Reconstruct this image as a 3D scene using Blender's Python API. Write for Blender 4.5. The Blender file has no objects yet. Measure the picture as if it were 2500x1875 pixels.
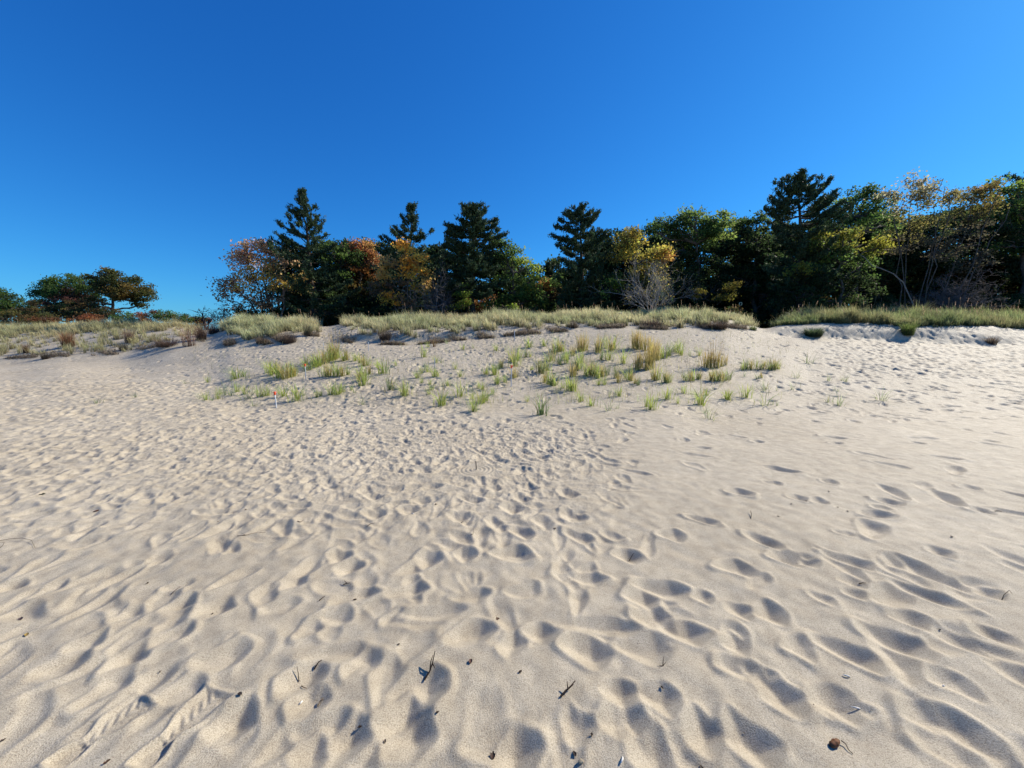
import bpy, math, random
import numpy as np
PI = math.pi
rng = np.random.default_rng(7)
random.seed(7)
S = bpy.context.scene
COL = S.collection

# ---------------------------------------------------------------- camera model
F, CU, CV, HV, EYE = 903.0, 1250.0, 937.5, 815.0, 1.6
PITCH = math.atan((CV - HV) / F)
cP, sP = math.cos(PITCH), math.sin(PITCH)
def ray(u, v):
    a = (u - CU) / F; b = -(v - CV) / F
    return a, cP + sP * b, -sP + cP * b
def at(u, v, Y):
    a, b, c = ray(u, v)
    t = Y / b
    return (a * t, Y, EYE + c * t)
def project(x, y, z):
    dy, dz = y, z - EYE
    yy = cP * dy - sP * dz
    zz = sP * dy + cP * dz
    yy = np.maximum(yy, 1e-3)
    return CU + F * x / yy, CV - F * zz / yy

SUN_AZ, SUN_EL = math.radians(64), math.radians(35)      # clockwise from +Y, above the horizon
SUN = np.array([math.sin(SUN_AZ) * math.cos(SUN_EL), math.cos(SUN_AZ) * math.cos(SUN_EL), math.sin(SUN_EL)])

# ---------------------------------------------------------------- object helpers
def tag(o, label=None, cat=None, group=None, kind=None):
    if label: o['label'] = label
    if cat: o['category'] = cat
    if group: o['group'] = group
    if kind: o['kind'] = kind
    return o
def empty(name, loc, rz=0.0):
    o = bpy.data.objects.new(name, None); o.empty_display_size = 0.2
    o.location = loc; o.rotation_euler = (0, 0, rz); COL.objects.link(o); return o
def mesh_obj(name, verts, faces, mat, parent=None, cols=None, smooth=False):
    """faces: int array (N,3|4) or list of such arrays"""
    verts = np.asarray(verts, dtype=np.float32)
    fl = faces if isinstance(faces, list) else [faces]
    fl = [np.asarray(f, dtype=np.int32) for f in fl if len(f)]
    me = bpy.data.meshes.new(name)
    me.vertices.add(len(verts)); me.vertices.foreach_set('co', verts.ravel())
    loops = np.concatenate([f.ravel() for f in fl])
    tot = np.concatenate([np.full(len(f), f.shape[1], dtype=np.int32) for f in fl])
    start = np.concatenate([[0], np.cumsum(tot)[:-1]]).astype(np.int32)
    me.loops.add(len(loops)); me.loops.foreach_set('vertex_index', loops)
    me.polygons.add(len(tot)); me.polygons.foreach_set('loop_start', start)
    me.polygons.foreach_set('loop_total', tot)
    if smooth: me.polygons.foreach_set('use_smooth', np.ones(len(tot), dtype=bool))
    me.update(calc_edges=True)
    if cols is not None:
        ca = me.color_attributes.new('Col', 'FLOAT_COLOR', 'POINT')
        c4 = np.ones((len(verts), 4), dtype=np.float32); c4[:, :3] = cols
        ca.data.foreach_set('color', c4.ravel())
    if mat: me.materials.append(mat)
    o = bpy.data.objects.new(name, me); COL.objects.link(o)
    if parent: o.parent = parent
    return o
class MB:
    def __init__(s): s.v, s.f4, s.f3, s.c, s.n = [], [], [], [], 0
    def add(s, v, f, c=None):
        v = np.asarray(v, dtype=np.float32).reshape(-1, 3); f = np.asarray(f, dtype=np.int32)
        (s.f4 if f.shape[1] == 4 else s.f3).append(f + s.n)
        s.v.append(v); s.n += len(v)
        if c is None: c = (0.2, 0.2, 0.2)
        c = np.asarray(c, dtype=np.float32)
        s.c.append(np.broadcast_to(c, (len(v), 3)) if c.ndim == 1 else c)
    def build(s, name, mat, parent=None, smooth=False):
        fl = []
        if s.f4: fl.append(np.concatenate(s.f4))
        if s.f3: fl.append(np.concatenate(s.f3))
        return mesh_obj(name, np.concatenate(s.v), fl, mat, parent, np.concatenate(s.c), smooth)
def tube(mb, pts, rad, n=5, col=None, cap=True):
    P = np.asarray(pts, dtype=float); R = np.broadcast_to(np.asarray(rad, dtype=float), (len(P),))
    T = np.gradient(P, axis=0); T /= np.linalg.norm(T, axis=1, keepdims=True) + 1e-9
    up = np.array([0., 0., 1.]) if abs(T[0, 2]) < .9 else np.array([1., 0., 0.])
    A = np.cross(T, up); A /= np.linalg.norm(A, axis=1, keepdims=True) + 1e-9
    B = np.cross(T, A)
    th = np.arange(n) * 2 * PI / n
    V = P[:, None, :] + R[:, None, None] * (np.cos(th)[None, :, None] * A[:, None, :] + np.sin(th)[None, :, None] * B[:, None, :])
    m = len(P); V = V.reshape(-1, 3)
    i = np.arange(m - 1)[:, None] * n; j = np.arange(n)[None, :]; k = (j + 1) % n
    Fq = np.stack([i + j, i + k, i + n + k, i + n + j], axis=-1).reshape(-1, 4)
    if cap:
        V = np.vstack([V, P[-1:] + T[-1:] * R[-1] * .5])
        mb.add(V, Fq, col)
        j = np.arange(n); a = (m - 1) * n
        mb.f3.append(np.stack([a + j, a + (j + 1) % n, np.full(n, m * n)], axis=-1).astype(np.int32) + (mb.n - len(V)))
    else: mb.add(V, Fq, col)

# ---------------------------------------------------------------- materials
def newmat(name):
    m = bpy.data.materials.new(name); m.use_nodes = True
    nt = m.node_tree; nt.nodes.clear()
    return m, nt, nt.nodes, nt.links
def foliage_mat(name, trans=0.35, rough=0.6, spec=0.3, tgain=1.25, vary=0.25):
    m, nt, N, L = newmat(name)
    out = N.new('ShaderNodeOutputMaterial'); at_ = N.new('ShaderNodeAttribute'); at_.attribute_name = 'Col'
    nz = N.new('ShaderNodeTexNoise'); nz.inputs['Scale'].default_value = 3.0; nz.inputs['Detail'].default_value = 4
    tc = N.new('ShaderNodeTexCoord'); L.new(tc.outputs['Object'], nz.inputs['Vector'])
    mr = N.new('ShaderNodeMapRange'); mr.inputs['From Min'].default_value = .3; mr.inputs['From Max'].default_value = .7
    mr.inputs['To Min'].default_value = 1 - vary; mr.inputs['To Max'].default_value = 1 + vary
    L.new(nz.outputs['Fac'], mr.inputs['Value'])
    hs = N.new('ShaderNodeVectorMath'); hs.operation = 'SCALE'
    L.new(at_.outputs['Color'], hs.inputs[0]); L.new(mr.outputs['Result'], hs.inputs['Scale'])
    p = N.new('ShaderNodeBsdfPrincipled'); p.inputs['Roughness'].default_value = rough
    p.inputs['Specular IOR Level'].default_value = spec
    L.new(hs.outputs['Vector'], p.inputs['Base Color'])
    t = N.new('ShaderNodeBsdfTranslucent')
    g = N.new('ShaderNodeVectorMath'); g.operation = 'SCALE'; g.inputs['Scale'].default_value = tgain
    L.new(hs.outputs['Vector'], g.inputs[0]); L.new(g.outputs['Vector'], t.inputs['Color'])
    mx = N.new('ShaderNodeMixShader'); mx.inputs[0].default_value = trans
    L.new(p.outputs[0], mx.inputs[1]); L.new(t.outputs[0], mx.inputs[2]); L.new(mx.outputs[0], out.inputs['Surface'])
    return m
def solid_mat(name, col, rough=0.8, noise=0.25, scale=20.0, bump=0.0, spec=0.2, use_attr=False):
    m, nt, N, L = newmat(name)
    out = N.new('ShaderNodeOutputMaterial'); p = N.new('ShaderNodeBsdfPrincipled')
    p.inputs['Roughness'].default_value = rough; p.inputs['Specular IOR Level'].default_value = spec
    tc = N.new('ShaderNodeTexCoord'); nz = N.new('ShaderNodeTexNoise')
    nz.inputs['Scale'].default_value = scale; nz.inputs['Detail'].default_value = 6
    L.new(tc.outputs['Object'], nz.inputs['Vector'])
    mr = N.new('ShaderNodeMapRange'); mr.inputs['From Min'].default_value = .3; mr.inputs['From Max'].default_value = .7
    mr.inputs['To Min'].default_value = 1 - noise; mr.inputs['To Max'].default_value = 1 + noise
    L.new(nz.outputs['Fac'], mr.inputs['Value'])
    sc = N.new('ShaderNodeVectorMath'); sc.operation = 'SCALE'
    if use_attr:
        a = N.new('ShaderNodeAttribute'); a.attribute_name = 'Col'; L.new(a.outputs['Color'], sc.inputs[0])
    else: sc.inputs[0].default_value = col
    L.new(mr.outputs['Result'], sc.inputs['Scale']); L.new(sc.outputs['Vector'], p.inputs['Base Color'])
    if bump:
        b = N.new('ShaderNodeBump'); b.inputs['Strength'].default_value = 1; b.inputs['Distance'].default_value = bump
        L.new(nz.outputs['Fac'], b.inputs['Height']); L.new(b.outputs['Normal'], p.inputs['Normal'])
    L.new(p.outputs[0], out.inputs['Surface'])
    return m
def sand_mat():
    m, nt, N, L = newmat('sand')
    out = N.new('ShaderNodeOutputMaterial'); p = N.new('ShaderNodeBsdfPrincipled')
    p.inputs['Roughness'].default_value = .75; p.inputs['Specular IOR Level'].default_value = .3
    g = N.new('ShaderNodeNewGeometry')
    def noise(scale, detail=2, rough=.5):
        n = N.new('ShaderNodeTexNoise'); n.inputs['Scale'].default_value = scale
        n.inputs['Detail'].default_value = detail; n.inputs['Roughness'].default_value = rough
        L.new(g.outputs['Position'], n.inputs['Vector']); return n
    big = noise(.55, 4); mid = noise(9, 4); fine = noise(170, 3, .7); grain = noise(420, 2, .7)
    r = N.new('ShaderNodeValToRGB'); e = r.color_ramp.elements
    e[0].position = .35; e[0].color = (.455, .392, .292, 1); e[1].position = .65; e[1].color = (.51, .445, .338, 1)
    L.new(big.outputs['Fac'], r.inputs['Fac'])
    r2 = N.new('ShaderNodeValToRGB'); e = r2.color_ramp.elements
    e[0].position = .30; e[0].color = (.80, .78, .76, 1); e[1].position = .62; e[1].color = (1.05, 1.05, 1.05, 1)
    L.new(mid.outputs['Fac'], r2.inputs['Fac'])
    r3 = N.new('ShaderNodeValToRGB'); e = r3.color_ramp.elements
    e[0].position = .36; e[0].color = (.60, .57, .54, 1); e[1].position = .52; e[1].color = (1.03, 1.03, 1.03, 1)
    L.new(fine.outputs['Fac'], r3.inputs['Fac'])
    r4 = N.new('ShaderNodeValToRGB'); e = r4.color_ramp.elements
    e[0].position = .38; e[0].color = (.68, .66, .65, 1); e[1].position = .62; e[1].color = (1.22, 1.22, 1.2, 1)
    L.new(grain.outputs['Fac'], r4.inputs['Fac'])
    cur = r.outputs['Color']
    for q, fac in ((r2, .8), (r3, .8), (r4, .8)):
        mx = N.new('ShaderNodeMix'); mx.data_type = 'RGBA'; mx.blend_type = 'MULTIPLY'
        mx.inputs['Factor'].default_value = fac
        L.new(cur, mx.inputs['A']); L.new(q.outputs['Color'], mx.inputs['B']); cur = mx.outputs['Result']
    # forest floor behind the dune: leaf litter (attribute painted from the ground's own geography)
    a = N.new('ShaderNodeAttribute'); a.attribute_name = 'Col'
    lit = N.new('ShaderNodeValToRGB'); e = lit.color_ramp.elements
    e[0].position = .35; e[0].color = (.035, .028, .018, 1); e[1].position = .7; e[1].color = (.10, .075, .04, 1)
    L.new(mid.outputs['Fac'], lit.inputs['Fac'])
    sep = N.new('ShaderNodeSeparateColor'); L.new(a.outputs['Color'], sep.inputs[0])
    mx = N.new('ShaderNodeMix'); mx.data_type = 'RGBA'; L.new(sep.outputs[0], mx.inputs['Factor'])
    L.new(cur, mx.inputs['A']); L.new(lit.outputs['Color'], mx.inputs['B'])
    L.new(mx.outputs['Result'], p.inputs['Base Color'])
    b1 = N.new('ShaderNodeBump'); b1.inputs['Strength'].default_value = 1; b1.inputs['Distance'].default_value = .0035
    L.new(fine.outputs['Fac'], b1.inputs['Height'])
    b2 = N.new('ShaderNodeBump'); b2.inputs['Strength'].default_value = 1; b2.inputs['Distance'].default_value = .0016
    L.new(grain.outputs['Fac'], b2.inputs['Height']); L.new(b1.outputs['Normal'], b2.inputs['Normal'])
    L.new(b2.outputs['Normal'], p.inputs['Normal'])
    L.new(p.outputs[0], out.inputs['Surface'])
    return m
M_sand = sand_mat()
M_leaf = foliage_mat('leaf', .5, .7, .12, 1.6)
M_needle = foliage_mat('needle', .22, .65, .15, 1.2)
M_grass = foliage_mat('grass_blade', .45, .55, .25, 1.35, .15)
M_bark = solid_mat('bark', (.10, .08, .065), .9, .4, 6, .02, use_attr=True)
M_pale_bark = solid_mat('pale_bark', (.30, .27, .25), .8, .3, 10, .01, use_attr=True)
M_dead = solid_mat('dead_plant', (.06, .035, .02), .7, .35, 60, .001, use_attr=True)

# ---------------------------------------------------------------- terrain
# columns of the photograph's ground profile: distance -> height (m), at lateral slope s = x / y
def colz(u, knots):
    out = []
    for Y, v in knots: out.append((Y, at(u, v, Y)[2]))
    return u, out
FL = [(0, 815 + 99999)]
PROF = [
 (-500, [(17,905),(19,880),(22,845),(25,822),(28,822),(34,818)]),
 (0,    [(17,893),(19,866),(22,828),(25,806),(28,806),(33,812)]),
 (150,  [(17,884),(19,856),(22,820),(25,801),(28,804),(33,812)]),
 (300,  [(12,928),(15,903),(17,880),(18.5,858),(21,822),(24,795),(27,796),(33,810)]),
 (440,  [(10,955),(12,925),(15,888),(17,858),(18.5,838),(21,812),(23.5,797),(27,800),(33,806)]),
 (506,  [(10,955),(12,922),(15,880),(17,852),(18.5,836),(21,816),(23.5,808),(27,806),(33,806)]),
 (580,  [(8,1000),(10,945),(12,908),(14,880),(16,856),(16.8,846),(17.6,826),(20,801),(22.5,792),(26,797),(33,806)]),
 (700,  [(8,998),(10,938),(12,896),(14,868),(16,847),(16.8,838),(17.6,818),(20,797),(22.5,789),(26,795),(33,803)]),
 (800,  [(8,996),(10,934),(12,890),(14,862),(16,840),(18,820),(20,803),(22.5,798),(26,800),(33,803)]),
 (860,  [(8,994),(10,932),(12,888),(14,858),(16,838),(16.3,834),(16.7,814),(17.4,808),(19.5,795),(22.5,787),(26,794),(33,802)]),
 (1000, [(8,990),(10,928),(12,884),(14,853),(15.5,842),(16.1,836),(16.5,814),(17.2,806),(19.5,793),(22.5,783),(26,790),(33,800)]),
 (1150, [(8,987),(10,926),(12,882),(14,848),(15.5,832),(16.2,828),(16.6,810),(17.2,803),(19.5,788),(22.5,778),(26,787),(33,800)]),
 (1290, [(8,986),(10,925),(12,880),(14,845),(15.7,822),(16.6,809),(17.4,797),(19.5,783),(22.5,774),(26,783),(33,798)]),
 (1500, [(8,985),(10,925),(12,878),(13.5,850),(15,824),(16.2,806),(17.4,793),(19.2,780),(22.5,772),(26,780),(33,797)]),
 (1650, [(8,985),(10,926),(12,878),(13.5,850),(15,826),(16.4,808),(17.5,796),(19.2,780),(22.5,772),(26,780),(33,797)]),
 (1770, [(7.9,1000),(9.7,942),(11.5,892),(13.5,852),(15.5,820),(17,802),(17.8,790),(19.2,779),(21.5,774),(26,783),(33,796)]),
 (1820, [(7.9,1000),(9.7,945),(11.5,897),(13.5,857),(15.5,826),(17,806),(18.2,795),(19.6,788),(22,790),(26,795),(33,798)]),
 (1862, [(7.9,1000),(9.7,948),(11.5,900),(13.5,861),(15.5,831),(17,812),(18.2,804),(19.4,806),(22,818),(26,816),(33,806)]),
 (1905, [(7.9,1001),(9.7,951),(11.5,903),(13.5,864),(15.5,835),(17.0,819),(17.4,801),(18.4,792),(21,790),(26,800),(33,802)]),
 (2000, [(8,1000),(10,948),(12,903),(14,863),(15.5,838),(16.7,824),(17.05,800),(17.8,788),(20.5,778),(26,788),(33,798)]),
 (2200, [(8,1000),(10,948),(12,902),(14,866),(15.5,843),(16.5,833),(16.85,806),(17.6,790),(20.5,776),(26,786),(33,796)]),
 (2400, [(8,1003),(10,950),(12,905),(14,872),(15.2,852),(16.1,843),(16.5,816),(17.3,798),(20.5,780),(26,788),(33,796)]),
 (2500, [(8,1003),(10,950),(12,906),(14,874),(15.2,856),(16.2,838),(17.2,818),(18.6,800),(21,782),(26,788),(33,796)]),
 (3000, [(8,1003),(10,950),(12,906),(14,874),(15.2,856),(16.2,838),(17.2,818),(18.6,800),(21,782),(26,788),(33,796)]),
]
SG = np.linspace(-2.0, 2.0, 401); YG = np.arange(0, 60.01, .1)
_T = np.zeros((len(PROF), len(YG))); _S = []
for i, (u, kn) in enumerate(PROF):
    ys = [0, 5.0] + ([7.0] if kn[0][0] > 9 else []); zs = [0, 0] + ([.0] if kn[0][0] > 9 else [])
    for Y, v in kn: ys.append(Y); zs.append(at(u, v, Y)[2])
    ys += [40, 60]; zs += [1.15, 0.9]
    _T[i] = np.interp(YG, ys, zs)
    _S.append((u - CU) / F / ray(u, 850)[1])
G = np.zeros((len(SG), len(YG)))
w = np.interp(SG, _S, np.arange(len(_S)))
i0 = np.clip(w.astype(int), 0, len(_S) - 2); fr = (w - i0)[:, None]
fr = fr * fr * (3 - 2 * fr) * .6 + fr * .4
G = _T[i0] * (1 - fr) + _T[i0 + 1] * fr
def gblur(a, s0, s1):
    for ax, s in ((0, s0), (1, s1)):
        if s <= 0: continue
        k = int(3 * s) + 1; x = np.arange(-k, k + 1); g = np.exp(-x * x / (2 * s * s)); g /= g.sum()
        p = np.pad(a, [(k, k) if i == ax else (0, 0) for i in range(2)], mode='edge')
        n = a.shape[ax]; o = np.zeros_like(a)
        for q in range(len(g)):
            o += g[q] * (p[q:q + n] if ax == 0 else p[:, q:q + n])
        a = o
    return a
G = gblur(G, 1.3, 1.1)
def bil(grid, fx, fy):
    fx = np.clip(fx, 0, grid.shape[0] - 1.001); fy = np.clip(fy, 0, grid.shape[1] - 1.001)
    ix = fx.astype(int); iy = fy.astype(int); dx = fx - ix; dy = fy - iy
    return (grid[ix, iy] * (1 - dx) * (1 - dy) + grid[ix + 1, iy] * dx * (1 - dy)
            + grid[ix, iy + 1] * (1 - dx) * dy + grid[ix + 1, iy + 1] * dx * dy)
def base_h(x, y):
    x = np.asarray(x, float); y = np.asarray(y, float)
    ys = np.maximum(y, .5); s = np.clip(x / ys, -2, 2)
    z = bil(G, (s + 2) / .01, np.minimum(y, 59.9) / .1)
    z = np.where(y < 5, 0, z)
    r = np.hypot(x, y)
    return np.where(y > 60, z * np.clip(1 - (y - 60) / 60, 0, 1) + .45 * np.clip((y - 60) / 60, 0, 1), z)

def bandnoise(nx, ny, cell, lo, hi, seed, ax=1.0, ang=0.0):
    r = np.random.default_rng(seed); a = r.standard_normal((nx, ny))
    fx = np.fft.fftfreq(nx, cell)[:, None]; fy = np.fft.rfftfreq(ny, cell)[None, :]
    ca, sa = math.cos(ang), math.sin(ang)
    gx = (fx * ca + fy * sa) * ax; gy = -fx * sa + fy * ca
    k = np.hypot(gx, gy) + 1e-6
    flt = np.exp(-(k * lo) ** 2) * (1 - np.exp(-(k * hi) ** 2)) / k
    o = np.fft.irfft2(np.fft.rfft2(a) * flt, s=(nx, ny)); return o / o.std()

# prints -------------------------------------------------------------
R1 = dict(x0=-9.0, y0=.3, c=.01, nx=1800, ny=900)
R2 = dict(x0=-33.0, y0=4.0, c=.03, nx=2200, ny=720)
for R in (R1, R2): R['h'] = np.zeros((R['nx'], R['ny']))
def ground0(u, v):
    """first crossing of the pixel ray with the dune surface"""
    a, b, c = ray(u, v)
    Y = np.concatenate([np.arange(.6, 12, .01), np.arange(12, 60, .03)])
    t = Y / b; X = a * t; Z = EYE + c * t
    d = Z - base_h(X, Y); k = np.argmax(d < 0) if (d < 0).any() else len(Y) - 1
    return np.array([X[k], Y[k], float(base_h(X[k], Y[k]))])
def stamp(R, x, y, ang, La, Wb, depth, seed, soft=1.0, rim=.28, keep=.15):
    c = R['c']; rad = max(La, Wb) * 1.9
    i0 = int((x - rad - R['x0']) / c); i1 = int((x + rad - R['x0']) / c) + 2
    j0 = int((y - rad - R['y0']) / c); j1 = int((y + rad - R['y0']) / c) + 2
    i0 = max(i0, 0); j0 = max(j0, 0); i1 = min(i1, R['nx']); j1 = min(j1, R['ny'])
    if i1 - i0 < 2 or j1 - j0 < 2: return
    X = R['x0'] + np.arange(i0, i1)[:, None] * c - x; Y = R['y0'] + np.arange(j0, j1)[None, :] * c - y
    ca, sa = math.cos(ang), math.sin(ang)
    a = X * ca + Y * sa; b = -X * sa + Y * ca
    r_ = random.Random(seed)
    b = b - (r_.uniform(-.25, .25) * Wb) * np.cos(a / La * 2.2)          # bent sole
    ww = Wb * (1 + .22 * np.sin(a / La * 2.6 + r_.uniform(-.6, .6)))
    r = (np.abs(a / La) ** 2.3 + np.abs(b / ww) ** 2.3) ** (1 / 2.3)
    th = np.arctan2(b / Wb, a / La)
    r = r * (1 + .07 * np.sin(2 * th + r_.uniform(0, 6)) + .05 * np.sin(3 * th + r_.uniform(0, 6)) + .03 * np.sin(5 * th + r_.uniform(0, 6)))
    t0 = .55 - .35 * (soft - 1 if soft > 1 else 0); t1 = 1.08 + .10 * soft
    s = np.clip((r - t0) / (t1 - t0), 0, 1); s = s * s * (3 - 2 * s)
    floor = -depth * (1 - s) * (1 + .3 * np.sin(a / La * 1.6 + r_.uniform(-2, 2)))
    rimh = rim * depth * np.exp(-((r - 1.28) / (.2 * soft)) ** 2) * (1 + .7 * np.cos(th - r_.uniform(0, 6)))
    kk = 1 - np.clip((r - .9) / .6, 0, 1); kk = kk * kk * (3 - 2 * kk)
    h = R['h'][i0:i1, j0:j1]
    R['h'][i0:i1, j0:j1] = h * (1 - (1 - keep) * kk) + floor + rimh
def dens(x, y):
    """how trodden the sand is (by place on the beach)"""
    z = base_h(x, y); u, v = project(x, y, z)
    d = np.where(v > 1330, .32, 0)
    left = np.clip((1600 - u - (1300 - v) * .2) / 200, 0, 1)
    d = np.where((v <= 1330) & (v > 1030), .06 + .94 * left, d)
    d = np.where((v <= 1030) & (v > 930), np.clip((1350 - u) / 400, .14, .85), d)
    d = np.where((v <= 1030) & (v > 925) & (u > 1950), .38, d)
    mid = np.where((u > 480) & (u < 1420), .35, .10)
    mid = np.where((u > 1180) & (u < 1400), .8, mid)
    d = np.where(v <= 930, mid, d)
    d = np.where((v <= 925) & (u > 1960), np.clip((u - 1960) / 150, .1, 1) * np.where(v < 900, 1.0, .8), d)
    d = np.where((v <= 930) & (v > 855) & (u < 480), .10, d)
    d = np.where((v <= 870) & (u > 740) & (u < 900), .7, d)
    d = np.where((v > 900) & (v < 935) & (u < 700) & (u > 200), .3, d)
    d = np.where((v > 1560) & (u < 300), .25, d)
    return d
prints = []
nr = np.random.default_rng(11)
cand = 24000
px = nr.uniform(-30, 30, cand); py = nr.uniform(.8, 23, cand)
# near the camera use finer sampling so that nearby ground gets its own share of prints
for (x, y) in zip(px, py):
    if abs(x) > y * 1.7 + 1.5: continue
    d = float(dens(np.array(x), np.array(y)))
    if nr.random() < d: prints.append((x, y))
px = nr.uniform(-8, 8, 1300); py = nr.uniform(.5, 6, 1300)
for (x, y) in zip(px, py):
    if abs(x) > y * 1.7 + 1.5: continue
    if nr.random() < float(dens(np.array(x), np.array(y))) * .8: prints.append((x, y))
print('prints', len(prints))
for R, sd in ((R1, 3), (R2, 4)):
    c = R['c']; X = R['x0'] + np.arange(R['nx'])[:, None] * c; Y = R['y0'] + np.arange(R['ny'])[None, :] * c
    D = np.clip(dens(np.broadcast_to(X, (R['nx'], R['ny'])), np.broadcast_to(Y, (R['nx'], R['ny']))), 0, 1)
    R['D'] = gblur(D, .35 / c, .35 / c)
    R['h'] += bandnoise(R['nx'], R['ny'], c, .10, .55, sd) * (.0015 + .0045 * R['D'])
    R['fine'] = bandnoise(R['nx'], R['ny'], c, *((.018, .09) if R['c'] < .02 else (.045, .16)), sd + 20) * (.0022 if R['c'] < .02 else .0075) * R['D']
    R['h'] += bandnoise(R['nx'], R['ny'], c, .3, 1.6, sd + 10, 1.6, .5) * .004
def do_print(x, y, ang, La, Wb, depth, seed, soft=1.0, rim=.28, keep=.15):
    if y < 9.5 and abs(x) < 9.3: stamp(R1, x, y, ang, La, Wb, depth, seed, soft, rim, keep)
    if y > 3.5: stamp(R2, x, y, ang, La, Wb, depth, seed, soft, rim, keep)
for k, (x, y) in enumerate(prints):
    fresh = nr.random() < .3
    La = nr.uniform(.10, .16); Wb = nr.uniform(.042, .068); dp = nr.uniform(.014, .042)
    path = nr.normal(PI / 2, .5) if nr.random() < .45 else (nr.normal(-.45, .5) if nr.random() < .6 else nr.uniform(0, PI))
    if x > 2 and y < 6: La *= 1.25; Wb *= 1.1
    if y > 9: dp *= 1.25
    do_print(x, y, path, La, Wb, dp * ((.54 if y < 4 else .7 if y < 6 else .95) if x < .55 * y else (1.0 if y < 8 else 1.7)), k, nr.uniform(.7, 1.0) if fresh else nr.uniform(1.0, 1.7), keep=nr.uniform(.1, .5))
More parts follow.
